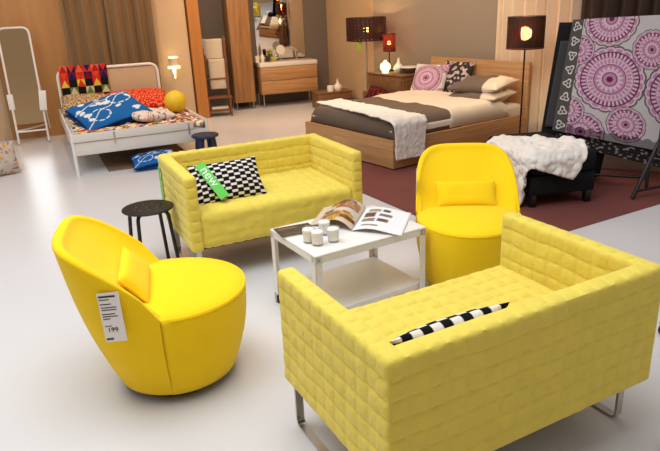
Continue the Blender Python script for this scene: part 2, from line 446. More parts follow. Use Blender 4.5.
# ================================================================== SOFAS
SW, SD, SH, CL = 1.19, .76, .689, .211
def make_sofa(label):
    t = thing('sofa', label, 'sofa', group='quilted yellow two-seat sofas')
    hw, hd = SW / 2, SD / 2
    AT, BT = .076, .080
    quilt_box('arm', (-hw, -hd, CL), (-hw + AT, hd - BT * .5, SH), YEL_SOFA, t, r=.020, seed=1.)
    quilt_box('arm', (hw - AT, -hd, CL), (hw, hd - BT * .5, SH), YEL_SOFA, t, r=.020, seed=4.)
    quilt_box('backrest', (-hw, hd - BT, CL), (hw, hd, SH), YEL_SOFA, t, r=.018, seed=7.)
    quilt_box('seat', (-hw + AT - .012, -hd + .004, CL + .002), (hw - AT + .012, hd - BT + .008, .455), YEL_SOFA, t, r=.05, seed=11., puff=.007, wr=.005, soft='y')
    # piping along the top rear edge and down the rear corners
    bm = NB(); e = .006
    add_tube(bm, arc_path([(-hw + .012, hd - .010, CL + .03), (-hw + .012, hd - .010, SH - .012), (hw - .012, hd - .010, SH - .012), (hw - .012, hd - .010, CL + .03)], .03), .0045, 6)
    from_bm('piping', bm, YEL_SOFA, t)
    for sx in (-1, 1):                       # flat steel sled legs
        x = sx * (hw - .045)
        pts = arc_path([(x, -hd + .035, CL + .004), (x, -hd + .035, .006), (x, hd - .085, .006), (x, hd - .085, CL + .004)], .03)
        bm = NB(); add_tube(bm, pts, 0, flat=(.016, .005, (1, 0, 0)))
        from_bm('sled_leg', bm, STEEL, t)
    box('underside_frame', (0, 0, CL - .008), (SW - .1, SD - .16, .02), BLACKM, t)
    return t
A_POSE = (-.4648, 4.1104, .4396); B_POSE = (.4916, 2.075, 3.6245)
sofaA = make_sofa('quilted yellow sofa at the back facing the camera, green-tagged cushion on its seat')
put(sofaA, (A_POSE[0], A_POSE[1], 0), (0, 0, A_POSE[2]))
sofaB = dup(sofaA, (B_POSE[0], B_POSE[1], 0), B_POSE[2], 'quilted yellow sofa in the foreground seen from behind, with steel sled legs')

def local(pose, x, y, z=0.0):
    c, s = math.cos(pose[2]), math.sin(pose[2]); return Vector((pose[0] + c * x - s * y, pose[1] + s * x + c * y, z))

# black and white cushions
def bw(U, V, nx=12, ny=6.5):
    x = U * nx; k = np.floor(x); fx = x - k
    y = V * ny + np.where(k % 2 == 0, 0, .5); fy = y - np.floor(y)
    dark = (np.abs(fy - .5) < .31)
    return np.where(dark[..., None], lin((16, 15, 18)), lin((228, 222, 214)))
def bw_cushion(label, loc, rot):
    t = thing('cushion', label, 'cushion', loc, rot=rot, group='black and white cushions')
    pillow_mesh('cover', .47, .28, .11, PRINT, t, bw, n=120, p=2.4, wr=.008, seed=2.)
    return t
cushA = bw_cushion('black and white patterned cushion standing on the back sofa with a green tag', local(A_POSE, -.255, -.10, .560), (math.radians(52), 0, A_POSE[2] + .02))
cushB = bw_cushion('black and white patterned cushion peeking over the backrest of the foreground sofa', local(B_POSE, .280, .203, .552), (math.radians(62), 0, B_POSE[2]))

def text_mesh(name, body, size, m, parent, loc, rot=(0, 0, 0), extrude=.0006):
    cu = bpy.data.curves.new(name, 'FONT'); cu.body = body; cu.size = size; cu.extrude = extrude
    cu.align_x = 'CENTER'; cu.align_y = 'CENTER'
    tmp = bpy.data.objects.new(name, cu); COL.objects.link(tmp)
    bpy.context.view_layer.update()
    me = bpy.data.meshes.new_from_object(tmp.evaluated_get(bpy.context.evaluated_depsgraph_get()))
    bpy.data.objects.remove(tmp); bpy.data.curves.remove(cu)
    me.materials.clear(); me.materials.append(m)
    o = bpy.data.objects.new(name, me); link(o, parent); o.location = loc; o.rotation_euler = rot
    return o
GREEN = mat('bright_green_card', rgb(92, 205, 70), rough=.5, var=.02)
INKW = mat('white_ink', rgb(240, 246, 238), rough=.6)
INKB = mat('black_ink', rgb(40, 38, 40), rough=.6)
CARD = mat('white_card', rgb(234, 232, 230), rough=.5, var=.01)
cushA_M = Matrix.Translation(cushA.location) @ cushA.rotation_euler.to_matrix().to_4x4()
tg = thing('sale_tag', 'bright green new tag lying across the cushion on the back sofa', 'tag')
tg.matrix_world = cushA_M @ Matrix.Translation((-.12, -.015, .070)) @ Matrix.Rotation(math.radians(-68), 4, 'Z')
box('card', (0, 0, 0), (.27, .066, .0015), GREEN, tg, bev=.0004, seg=1)
text_mesh('lettering', 'new', .085, INKW, tg, (-.03, .004, .0012))
tg2 = thing('sale_tag', 'narrow green tag hanging down the outer rear edge of the back sofa', 'tag', local(A_POSE, -SW / 2 - .012, .325, .46), A_POSE[2])
box('card', (0, 0, 0), (.002, .05, .30), GREEN, tg2, bev=.0004, seg=1)
box('string', (0.004, 0, .175), (.003, .003, .08), INKW, tg2, bev=0)

# ================================================================== SWIVEL CHAIRS
def make_chair(label, name='swivel_chair'):
    t = thing(name, label, 'armchair', group='round yellow swivel chairs')
    zb, zs, H = .045, .440, .748
    rb = .268; sa, sb = .345, .332          # base radius; seat radii: forward / sideways   (+x is forward)
    def base(th): return np.array([rb * math.cos(th), rb * math.sin(th), zb])
    def seat(th, k=1.0, z=zs): return np.array([sa * k * math.cos(th), sb * k * math.sin(th), z])
    # front apron
    n, mz = 44, 14; P = np.zeros((n + 1, mz + 1, 3))
    for i in range(n + 1):
        th = -PI / 2 - .14 + (PI + .28) * i / n
        for j in range(mz + 1):
            s = j / mz; p = base(th) * (1 - s) + seat(th) * s
            bul = .022 * math.sin(PI * s) * (1 if s < 1 else 0)
            p[:2] += np.array([math.cos(th), math.sin(th)]) * bul; P[i, j] = p
    grid_mesh('front_apron', P, YEL_CHAIR, t, thick=.006)
    # seat pad
    bm = NB(); nt = 64; rings = []
    prof = [(.0, .030), (.35, .028), (.65, .022), (.85, .012), (.95, .004), (.985, -.004), (1.004, -.014), (1.0, -.03), (.9, -.035), (0, -.035)]
    for (k, dz) in prof:
        if k == 0: rings.append([bm.verts.new((0, 0, zs + dz))]); continue
        rings.append([bm.verts.new(seat(2 * PI * i / nt, k if True else k, zs + dz)) for i in range(nt)])
    for a, b in zip(rings, rings[1:]):
        for i in range(nt):
            j = (i + 1) % nt
            if len(a) == 1: bm.faces.new((a[0], b[i], b[j]))
            elif len(b) == 1: bm.faces.new((a[i], a[j], b[0]))
            else: bm.faces.new((a[i], a[j], b[j], b[i]))
    from_bm('seat', bm, YEL_CHAIR, t)
    # backrest shell: from the floor at the rear up to the leaning rim
    nk, prof_n = 72, 0
    rows = []
    for i in range(nk + 1):
        ph = PI * i / nk; k = i / nk
        th = PI / 2 + .12 + (PI - .24) * k
        y = sb * (1.02 - .04 * abs(math.sin(ph)) ** .42) * math.copysign(abs(math.cos(ph)) ** .37, math.cos(ph)); zz = abs(math.sin(ph)) ** .37
        rim = np.array([-.040 - .39 * zz ** 1.35 + .05 * (y / sb) ** 2 * zz, y, zs + (H - zs) * zz])
        b0 = base(th)
        ins = np.array([-rim[0] * .0 + .0, 0, 0])
        inward = np.array([.55 * (abs(math.sin(ph)) ** .7), -math.copysign(1, y) * abs(y / sb) ** 1.5, 0]); inward /= max(np.linalg.norm(inward), 1e-6)
        w_ = .012 + .040 * abs(math.sin(ph)) ** .5
        inner_rim = rim + inward * w_ + np.array([0, 0, -.004])
        s_in = seat(th, .92, zs - .02); s_in[0] *= .25
        row = []
        for s in np.linspace(0, 1, 15):                   # outside
            p = b0 * (1 - s) + rim * s
            rad = np.array([math.cos(th), math.sin(th)]); p[:2] += rad * (.030 * math.sin(PI * s) * (1 - .3 * s)); row.append(p)
        up_ = np.array([inward[0] * -.1, 0, 1.0])
        for a in np.linspace(0, PI, 8)[1:-1]:             # rounded rim
            p = (rim + inner_rim) / 2 - (inner_rim - rim) / 2 * math.cos(a) + np.array([0, 0, 1]) * (w_ * .42 * math.sin(a)); row.append(p)
        for s in np.linspace(0, 1, 12):                   # inside
            p = inner_rim * (1 - s) + s_in * s
            p = p + np.array([-.012, 0, 0]) * math.sin(PI * s) * abs(math.sin(ph)); row.append(p)
        rows.append(row)
    grid_mesh('backrest', np.array(rows), YEL_CHAIR, t)
    # lumbar cushion leaning in the back
    lc = pillow_mesh('lumbar_cushion', .40, .165, .062, YEL_CHAIR, t, None, n=28, p=4.0, wr=.003)
    put(lc, (-.134, 0, zs + .084), (math.radians(50), 0, math.radians(90)))
    # seam piping round the seat
    bm = NB(); add_tube(bm, [seat(-PI / 2 + PI * i / 48, 1.004, zs - .012) + np.array([0, 0, 0]) for i in range(49)], .004, 6); from_bm('seam', bm, YEL_CHAIR, t)
    lathe('swivel_base', [(0, 0), (.215, 0), (.222, .006), (.222, .03), (.15, .048), (0, .048)], BLACKP, t, 48)
    return t
chairL = make_chair('round yellow swivel chair at left seen from the side with a white price tag')
put(chairL, (-.745, 2.57, 0), (0, 0, math.radians(14)))
chairR = dup(chairL, (.797, 3.37, 0), math.radians(-96), 'round yellow swivel chair facing the camera behind the white coffee table')
chairR.scale = (1, .88, 1)

# price tag on left chair
pt = thing('price_tag', 'white printed price tag hanging on the side of the left swivel chair', 'tag')
box('card', (0, 0, 0), (.066, .001, .165), CARD, pt, bev=.0004, seg=1)
for (x, z, w_, h) in [(-.004, .070, .050, .006), (-.014, .060, .030, .003), (-.012, .045, .034, .003), (-.004, .034, .046, .003), (-.004, .026, .046, .003), (-.008, .012, .040, .003), (-.004, .004, .046, .003), (-.016, -.004, .022, .003), (-.016, -.028, .02, .0025)]:
    box('printed_line', (x, -.0008, z), (w_, .0006, h), INKB, pt, bev=0)
text_mesh('price_figures', '199', .022, INKB, pt, (-.004, -.0009, -.042), (PI / 2, 0, 0))
bm = NB(); add_box(bm, (-.018, -.0008, -.072), (.022, .0006, .006), 0); from_bm('logo_patch', bm, INKB, pt, smooth=False)
put(pt, (-.872, 2.190, .49), (math.radians(-2), math.radians(-2), math.radians(3))); pt.scale = (1.28, 1.28, 1.28)
pt2 = thing('price_tag', 'thin white tag hanging at the left edge of the chair facing the camera', 'tag', (.520, 3.525, .60), math.radians(83))
box('card', (0, 0, 0), (.06, .001, .165), CARD, pt2, bev=.0004, seg=1)

# ================================================================== STOOL
st = thing('stool', 'round black four-legged stool between left chair and back sofa', 'stool', (-1.160, 3.80, 0), .55)
bm = NB(); zt = .436
add_lathe(bm, [(0, zt - .012), (.158, zt - .012), (.163, zt - .006), (.160, zt), (.150, zt + .002), (0, zt)], 48)
from_bm('seat', bm, BLACKP, st)
g0 = None
for k in range(9):
    a = k * 2 * PI / 8; r_ = .075 if k < 8 else 0
    if g0 is None: g0 = lathe('grip_ring', [(.006, .0005), (.015, .003), (.019, .0005), (.006, .0005)], BLACKM, st, 14); gg = g0
    else: gg = g0.copy(); COL.objects.link(gg)
    gg.location = (r_ * math.cos(a), r_ * math.sin(a), zt)
for k in range(4):
    a = PI / 4 + k * PI / 2; ca, sa_ = math.cos(a), math.sin(a)
    pts = arc_path([(.05 * ca, .05 * sa_, zt - .022), (.135 * ca, .135 * sa_, zt - .022), (.172 * ca, .172 * sa_, .004)], .035)
    tube('leg', pts, .012, BLACKM, st, 10)

# ================================================================== COFFEE TABLE
T_YAW = math.radians(30.5)
tb = thing('coffee_table', 'white metal coffee table on castors with a lower shelf', 'table', (.094, 3.205, 0), T_YAW)
TL, TW, TH = .70, .50, .452
bm = NB(); add_box(bm, (0, 0, TH - .006), (TL, TW, .012), .006, 3)
from_bm('tabletop', bm, WHITEM, tb)
bm = NB()
for s in (-1, 1):
    add_box(bm, (0, s * (TW / 2 - .004), TH - .028), (TL - .01, .006, .036), .002, 1)
    add_box(bm, (s * (TL / 2 - .004), 0, TH - .028), (.006, TW - .01, .036), .002, 1)
from_bm('apron', bm, WHITEM, tb)
bm = NB(); zs_ = .115
add_box(bm, (0, 0, zs_), (TL - .03, TW - .03, .008), .002, 1)
for s in (-1, 1):
    add_box(bm, (0, s * (TW / 2 - .016), zs_ - .012), (TL - .03, .005, .032), .002, 1)
    add_box(bm, (s * (TL / 2 - .016), 0, zs_ - .012), (.005, TW - .03, .032), .002, 1)
from_bm('shelf', bm, WHITEM, tb)
for sx in (-1, 1):
    for sy in (-1, 1):
        bm = NB(); x, y = sx * (TL / 2 - .001), sy * (TW / 2 - .001)
        add_box(bm, (x - sx * .02, y - sy * .002, (TH - .012 + .062) / 2), (.04, .004, TH - .012 - .062), .001, 1)
        add_box(bm, (x - sx * .002, y - sy * .02, (TH - .012 + .062) / 2), (.004, .04, TH - .012 - .062), .001, 1)
        for dz in (.02, .30): add_lathe(bm, [(0, 0), (.001, 0), (.001, 0)], 6) if False else None
        lg = from_bm('leg', bm, WHITEM, tb)
        bm = NB()
        add_box(bm, (x - sx * .012, y - sy * .012, .056), (.03, .03, .008), .002, 1)
        add_box(bm, (x - sx * .012 - .014, y - sy * .012, .036), (.003, .022, .036), .001, 1)
        add_box(bm, (x - sx * .012 + .014, y - sy * .012, .036), (.003, .022, .036), .001, 1)
        cst = from_bm('castor', bm, STEEL, tb)
        bm = NB(); add_lathe(bm, [(0, -.010), (.018, -.010), (.022, -.006), (.022, .006), (.018, .010), (0, .010)], 20)
        wh = from_bm('wheel', bm, BLACKP, cst); put(wh, (x - sx * .012, y - sy * .012, .0225), (0, PI / 2, 0))
        bm = NB(); add_lathe(bm, [(0, .004), (.005, .003), (.006, 0), (0, 0)], 10)
        sc = from_bm('screw', bm, STEEL, lg); put(sc, (x - sx * .02, y + sy * .0015, TH - .03), (-sy * PI / 2, 0, 0))

# candles in glasses
cl_first = None
for (px, py, lab) in [(-.113, 3.012, 'white candle in a glass, left of the four on the coffee table'),
                      (-.068, 2.968, 'white candle in a glass, nearest the table edge of the four'),
                      (.014, 3.006, 'white candle in a glass, right of the four near the magazine'),
                      (-.032, 3.118, 'white candle in a glass at the back of the four on the table')]:
    if cl_first is None:
        t = thing('candle_glass', lab, 'candle', (px, py, TH), 0, 'candles on the coffee table')
        bm = NB(); add_lathe(bm, [(0, .0), (.027, .0), (.029, .004), (.034, .080), (.0325, .081), (.0285, .010), (0, .008)], 32); from_bm('glass', bm, GLASS, t)
        bm = NB(); add_lathe(bm, [(0, .0095), (.0277, .0105), (.0320, .070), (.028, .0735), (.005, .0725), (0, .0725)], 32); from_bm('wax', bm, CREAM, t)
        tube('wick', [(0, 0, .072), (.001, 0, .080)], .0012, INKB, t, 6)
        cl_first = t
    else: dup(cl_first, (px, py, TH), 0, lab)

# magazines
def mag_colors(kind, seed):
    rs = np.random.RandomState(seed)
    pal = [(190, 140, 90), (120, 60, 40), (60, 55, 52), (205, 165, 60), (150, 150, 150), (96, 110, 120), (170, 80, 70), (220, 200, 175)]
    def f(U, V):
        C = np.ones(U.shape + (3,)) * lin((232, 234, 238))
        if kind == 'dark': C[:] = lin((48, 40, 38)); rects = [(.1, .15, .9, .28, (90, 80, 76)), (.1, .7, .6, .85, (120, 100, 90))]
        elif kind == 'photo': C[:] = lin((205, 190, 170)); rects = [(rs.uniform(0, .7), rs.uniform(0, .8), 0, 0, pal[rs.randint(8)]) for _ in range(16)]; rects = [(a, b, a + rs.uniform(.15, .4), b + rs.uniform(.1, .3), c) for a, b, _, _, c in rects]
        else:
            rects = [(.08, .50, .34, .72, (96, 70, 56)), (.10, .30, .36, .46, (150, 140, 130)), (.40, .58, .66, .70, (120, 116, 112)), (.42, .34, .62, .48, (110, 76, 60)), (.12, .76, .40, .90, (178, 160, 130)), (.46, .78, .58, .90, (80, 78, 80)),
                     (.70, .20, .92, .21, (150, 150, 150)), (.70, .25, .92, .26, (150, 150, 150)), (.70, .30, .92, .31, (150, 150, 150)), (.12, .12, .5, .2, (170, 150, 140)), (.70, .55, .9, .56, (150, 150, 150)), (.70, .6, .9, .61, (150, 150, 150))]
        for a, b, c, d, col in rects:
            mk = (U > a) & (U < c) & (V > b) & (V < d); C[mk] = lin(col)
            mk2 = mk & (((U * 23 + V * 31 + a * 7) % 1.0) > .6); C[mk2] = lin(np.array(col) * .6)
        return C
    return f
def page(name, spine0, spine1, out0, out1, hgt, colfn, parent, nu=26, nv=60, z0=.452, thick=.004, lift=0.0, base=.006):
    """One side of an open magazine: from the spine edge outwards, arched near the spine."""
    s0, s1, o0, o1 = [np.array(p, float) for p in (spine0, spine1, out0, out1)]
    U, V = np.meshgrid(np.linspace(0, 1, nu + 1), np.linspace(0, 1, nv + 1), indexing='ij')
    P = np.zeros(U.shape + (3,))
    P[..., :2] = (s0 * (1 - V)[..., None] + s1 * V[..., None]) * (1 - U)[..., None] + (o0 * (1 - V)[..., None] + o1 * V[..., None]) * U[..., None]
    P[..., 2] = z0 + base + hgt * np.sin(PI * np.clip(U * 1.0, 0, 1)) ** 1.0 * (1 - U) ** .8 * 2.0 + lift * V * (1 - U) * .5
    return grid_mesh(name, P, PAPER, parent, colors=colfn(U, V), thick=thick)
mg = thing('magazine', 'open glossy magazine with picture pages lying on the coffee table', 'magazine', (0, 0, 0))
sp0, sp1 = (.118, 3.140), (.215, 3.500)
page('right_page', sp0, sp1, (.372, 3.03), (.47, 3.385), .016, mag_colors('right', 1), mg)
page('left_page', sp0, sp1, (-.11, 3.26), (-.03, 3.56), .040, mag_colors('photo', 5), mg, lift=.02)
m2 = thing('magazine', 'dark-covered closed magazine at the left end of the coffee table', 'magazine', (-.190, 3.190, TH), math.radians(22))
bm = NB(); add_box(bm, (0, 0, .003), (.205, .15, .005), .001, 1); from_bm('pages', bm, CARD, m2)
U, V = np.meshgrid(np.linspace(0, 1, 40), np.linspace(0, 1, 40), indexing='ij')
grid_mesh('cover', np.stack([(U - .5) * .206, (V - .5) * .152, U * 0 + .0062], -1), PAPER, m2, colors=mag_colors('dark', 1)(U, V), thick=.0008)

# ================================================================== CHILDREN'S BED
KB_YAW = math.radians(24.7)
kbx, kby = -2.645, 6.434
KW, KL = 1.43, 2.10
def kl(x, y, z=0.0): return local((kbx, kby, KB_YAW), x, y, z)
kb = thing('bed', 'white metal bed with colourful bedding and rounded headboard at the wood wall', 'bed', (kbx, kby, 0), KB_YAW)
for x in (.0, KW):
    bm = NB(); add_tube(bm, [(x, 0, 0), (x, 0, .445)], .019, 10); from_bm('leg', bm, WHITEM, kb)
box('foot_panel', (KW / 2, .0, .275), (KW - .03, .022, .135), WHITEB, kb, bev=.004)
gp = box('guard_board', (.64, -.020, .395), (1.27, .016, .088), WHITEB, kb, bev=.003)
for x in (.42, 1.22): box('bracket', (x, -.031, .36), (.014, .006, .13), STEEL, gp, bev=.001)
for x in (0, KW): box('side_rail', (x, KL / 2, .36), (.022, KL - .04, .16), WHITEB, kb, bev=.003)
pts = arc_path([(.05, KL, 0), (.05, KL, .93), (KW - .09, KL, .93), (KW - .09, KL, 0)], .12, 8)
tube('headboard_frame', pts, .02, WHITEM, kb, 12)
HB = mat('beige_mesh_panel', rgb(196, 168, 134), rough=.8, var=.04, bump=.1, bscale=200)
box('headboard_panel', (KW / 2 - .02, KL + .002, .60), (KW - .19, .008, .60), HB, kb, bev=.002)
box('slatted_base', (KW / 2, KL / 2, .23), (KW - .04, KL - .06, .03), WHITEB, kb)
MATR = mat('white_mattress', rgb(216, 216, 222), rough=.9, bump=.1, bscale=30, var=.03)
bm = NB(); add_box(bm, (KW / 2, KL / 2 - .005, .322), (KW - .045, KL - .07, .15), .04, 3)
o = from_bm('mattress', bm, MATR); put(o, (kbx, kby, 0), (0, 0, KB_YAW)); tag(o, 'white mattress in the white metal bed under the dotted sheet', 'mattress')

def dots(U, V):
    rs = np.random.RandomState(3); pal = [(214, 50, 40), (240, 200, 60), (60, 80, 120), (236, 226, 210), (225, 110, 60), (120, 140, 70), (60, 40, 36), (236, 226, 210), (236, 226, 210)]
    nx, ny = 46, 60; idx = rs.randint(0, len(pal), (nx + 1, ny + 1)); P_ = np.array([lin(c) for c in pal])
    a = np.clip((U * nx).astype(int), 0, nx); b = np.clip((V * ny).astype(int), 0, ny)
    return P_[idx[a, b]]
# cover lies over the mattress (local frame of the bed)
o = drape('bed_cover', np.array([.03, .05]), np.array([KW - .03, KL - .06]), .400, [(.05, -.0), (KW - .02, -.0), (KW - .02, KL - .1), (.05, KL - .1)], PRINT, None, 110, 140, gap=.010, rr=.03, wr=.016, seed=3., thick=.008, colfn=dots)
put(o, (kbx, kby, 0), (0, 0, KB_YAW)); tag(o, 'multicoloured dotted cover spread over the white metal bed', 'bed cover')

def blueprint(U, V, seed=1):
    rs = np.random.RandomState(seed); C = np.ones(U.shape + (3,)) * lin((24, 96, 164)); wht = lin((214, 220, 226))
    for _ in range(16):
        cx, cy = rs.uniform(.08, .92, 2); r1, r2 = rs.uniform(.03, .075, 2); an = rs.uniform(0, PI)
        x = (U - cx) * math.cos(an) + (V - cy) * math.sin(an); y = -(U - cx) * math.sin(an) + (V - cy) * math.cos(an)
        C[(x / r1) ** 2 + (y / r2) ** 2 < 1] = wht
    for cx, cy, r_ in ((.3, .3, .16), (.75, .68, .18)):
        d = np.hypot(U - cx, V - cy); C[(np.abs(d - r_) < .012) & ((np.arctan2(V - cy, U - cx) * 3) % 2 < 1.5)] = wht
    for a, b in ((.9, .05), (.3, .62)):
        C[np.abs(V - a * U - b + .03 * np.sin(U * 14)) < .012] = wht
    C[(np.abs(U - .5) > .485) | (np.abs(V - .5) > .485)] = lin((14, 40, 84))
    return C
t = thing('duvet', 'blue and white printed duvet folded on the white metal bed', 'duvet', kl(.47, .66, .545), rot=(math.radians(17), math.radians(-11), KB_YAW + math.radians(14)))
pillow_mesh('upper_fold', .78, .66, .13, PRINT, t, lambda U, V: blueprint(U, V, 1), n=90, p=5, wr=.03, seed=5.)
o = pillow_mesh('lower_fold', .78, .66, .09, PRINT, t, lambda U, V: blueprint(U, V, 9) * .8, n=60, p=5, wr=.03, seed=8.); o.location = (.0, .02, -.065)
t = thing('cushion', 'blue and white printed cushion on the floor under the white bed', 'cushion', (-1.90, 6.72, .075), rot=(math.radians(7), math.radians(-4), math.radians(22)))
pillow_mesh('cover', .50, .42, .14, PRINT, t, lambda U, V: blueprint(U, V, 4), n=80, p=3, wr=.03, seed=1.)

def geo(U, V):
    nx, ny = 6, 7.0
    x = U * nx; y = V * ny; C = np.zeros(U.shape + (3,))
    k = np.floor(y).astype(int); fy = y - k
    i = np.floor(x).astype(int); fx = x - i
    tri = np.where((i + k) % 2 == 0, fy > np.abs(2 * fx - 1), fy < 1 - np.abs(2 * fx - 1)).astype(int)
    rows = [[(160, 30, 24), (30, 40, 90), (200, 50, 36), (96, 130, 60)], [(24, 22, 22), (196, 60, 40), (226, 190, 60), (24, 22, 22)], [(24, 22, 22), (214, 196, 160), (24, 22, 22), (100, 128, 60)],
            [(24, 22, 22), (226, 190, 60), (24, 22, 22), (200, 54, 40)], [(204, 44, 30), (120, 20, 24), (214, 70, 44), (28, 34, 84)], [(210, 50, 34), (220, 100, 70), (28, 34, 84), (180, 30, 26)], [(24, 22, 22), (120, 140, 66), (24, 22, 22), (214, 196, 160)]]
    for kk in range(7):
        for q in range(4):
            mk = (np.clip(k, 0, 6) == kk) & (((i + 2 * tri + kk) % 4) == q); C[mk] = lin(rows[kk][q])
    return C
U, V = np.meshgrid(np.linspace(0, 1, 110), np.linspace(0, 1, 120), indexing='ij')
P = np.zeros(U.shape + (3,)); P[..., 0] = .075 + .60 * U
S = V * .66                                           # arc length from the lower front hem up, over the tube and a little down behind
hang = .55
P[..., 2] = np.where(S < hang, .425 + S, .975 - .5 * (S - hang) ** 2 * 8 - (S - hang) * .35)
P[..., 1] = KL - .026 - .03 * (1 - np.clip(S / hang, 0, 1)) + np.clip(S - hang, 0, 1) * .6 + .006 * np.sin(U * 17)
o = grid_mesh('throw', P, PRINT, colors=geo(U, V), thick=.008); put(o, (kbx, kby, 0), (0, 0, KB_YAW))
tag(o, 'throw with bold coloured triangles hung over the left half of the headboard', 'blanket')

def leopard(U, V):
    P_ = np.stack([U * 34, V * 26, U * 0], -1); n_ = nzv(P_, 1.0, 2.)
    return np.where((n_ > .08)[..., None], lin((70, 50, 36)), lin((206, 176, 134)))
t = thing('cushion', 'beige and brown speckled cushion below the triangle throw', 'cushion', kl(.34, 1.76, .50), rot=(math.radians(24), math.radians(4), KB_YAW - .1))
pillow_mesh('cover', .66, .42, .20, PRINT, t, leopard, n=80, p=3, wr=.02, seed=1.)
def redspeck(U, V):
    P_ = np.stack([U * 40, V * 30, U * 0], -1); n_ = nzv(P_, 1.0, 6.)
    return np.where((n_ > .22)[..., None], lin((236, 170, 120)), lin((206, 42, 24)))
t = thing('cushion', 'red and orange speckled cushion at the headboard of the white bed', 'cushion', kl(.97, 1.76, .51), rot=(math.radians(20), 0, KB_YAW - .12))
pillow_mesh('cover', .78, .46, .18, PRINT, t, redspeck, n=80, p=3, wr=.02, seed=2.)
def flecks(U, V):
    P_ = np.stack([U * 16, V * 12, U * 0], -1); n_ = nzv(P_, 1.0, 9.)
    C = np.ones(U.shape + (3,)) * lin((226, 214, 202)); C[n_ > .35] = lin((190, 90, 80)); C[n_ < -.38] = lin((90, 110, 150)); return C
t = thing('pillow', 'white pillow with small coloured flowers beside the blue folded duvet', 'pillow', kl(.90, .52, .475), rot=(math.radians(4), math.radians(5), KB_YAW + .5))
pillow_mesh('case', .52, .40, .12, PRINT, t, flecks, n=50, p=4, wr=.02, seed=4.)
BALLM = mat('yellow_ball', rgb(232, 196, 36), rough=.5, var=.12, vscale=18)
t = thing('ball_lamp', 'round yellow ball on the right side of the white metal bed', 'ball', kl(1.285, .86, .418))
bm = NB(); bmesh.ops.create_uvsphere(bm, u_segments=32, v_segments=20, radius=.132); bmesh.ops.translate(bm, vec=(0, 0, .135), verts=bm.verts[:])
for v in bm.verts:
    a = math.atan2(v.co.y, v.co.x); f_ = 1 + .02 * abs(math.sin(4 * a)); v.co.x *= f_; v.co.y *= f_
from_bm('shell', bm, BALLM, t); lathe('seam_cap', [(0, .270), (.02, .268), (.022, .264), (0, .263)], BALLM, t, 16)
t.name = 'ball'

DNAVY = mat('navy_plastic', rgb(22, 34, 66), rough=.4, var=.05)
t = thing('child_stool', 'small navy blue plastic stool at the foot of the white bed', 'stool', (-1.33, 6.79, 0), KB_YAW)
lathe('seat', [(0, .285), (.135, .285), (.148, .293), (.150, .305), (.140, .316), (0, .320)], DNAVY, t, 32)
for k in range(4):
    a = PI / 4 + k * PI / 2
    tube('leg', [(.085 * math.cos(a), .085 * math.sin(a), .288), (.125 * math.cos(a), .125 * math.sin(a), 0)], [.036, .030], DNAVY, t, 14)
MATB = mat('brown_floor_mat', rgb(118, 92, 70), rough=.95, var=.08, bump=.3, bscale=160)
o = box('floor_mat', (0, 0, .004), (.95, 1.30, .008), MATB, bev=.002); put(o, kl(.78, .63), (0, 0, KB_YAW)); tag(o, 'brown flat mat on the floor under the white metal bed', 'mat')

# ------------------------------------------------------------------ standing mirror at left
MIR = mat('mirror_silver', rgb(226, 226, 226), rough=.02, metal=1.0)
sm = thing('standing_mirror', 'white framed standing mirror leaning back at the left edge', 'mirror', (-3.92, 8.30, 0), math.radians(22))
lean = Matrix.Rotation(math.radians(-9), 4, 'X')
mw, mh = .37, 1.50
fr = arc_path([(-mw / 2, 0, .02), (-mw / 2, 0, mh), (mw / 2, 0, mh), (mw / 2, 0, .02)], .09, 6)
fr = [lean @ p for p in fr]
tube('frame', fr, .014, WHITEM, sm, 10)
bm = NB(); add_box(bm, (0, .004, (mh + .26) / 2), (mw - .02, .008, mh - .28), .002, 1); bmesh.ops.transform(bm, matrix=lean, verts=bm.verts[:]); from_bm('glass', bm, MIR, sm)
tube('crossbar', [lean @ Vector((-mw / 2, 0, .17)), lean @ Vector((mw / 2, 0, .17))], .012, WHITEM, sm, 10)
for s in (-1, 1):
    p0 = lean @ Vector((s * mw / 2, 0, 1.0)); tube('rear_leg', [p0, (s * mw / 2 + .03 * s, .50, .01)], .009, WHITEM, sm, 8)
tube('brace', [lean @ Vector((-mw / 2, 0, .18)), (mw / 2, .42, .18)], .012, WHITEM, sm, 8)
t = thing('paper_label', 'small white label on the left side of the standing mirror frame', 'label', local((-3.92, 8.30, math.radians(22)), -.185, .062, .56), math.radians(22))
box('card', (0, 0, 0), (.07, .003, .20), CARD, t, bev=.001)
t = thing('paper_label', 'white label hanging on the right side of the standing mirror frame', 'label', local((-3.92, 8.30, math.radians(22)), .20, .060, .55), rot=(math.radians(-9), math.radians(6), math.radians(22)))
box('card', (0, 0, 0), (.09, .003, .26), CARD, t, bev=.001)
# patterned pouf cut by the left edge
def pouf(U, V):
    P_ = np.stack([U * 9, V * 9, U * 0], -1); n_ = nzv(P_, 1.0, 3.); C = np.ones(U.shape + (3,)) * lin((196, 184, 170))
    C[n_ > .25] = lin((120, 132, 150)); C[(n_ < -.3)] = lin((214, 150, 70)); return C
t = thing('cushion', 'pale patterned cushion on the floor at the left edge of the photo', 'cushion', (-3.56, 6.60, .17), rot=(math.radians(75), 0, math.radians(40)))
pillow_mesh('cover', .42, .36, .22, PRINT, t, pouf, n=50, p=2.5, wr=.03, seed=6.)

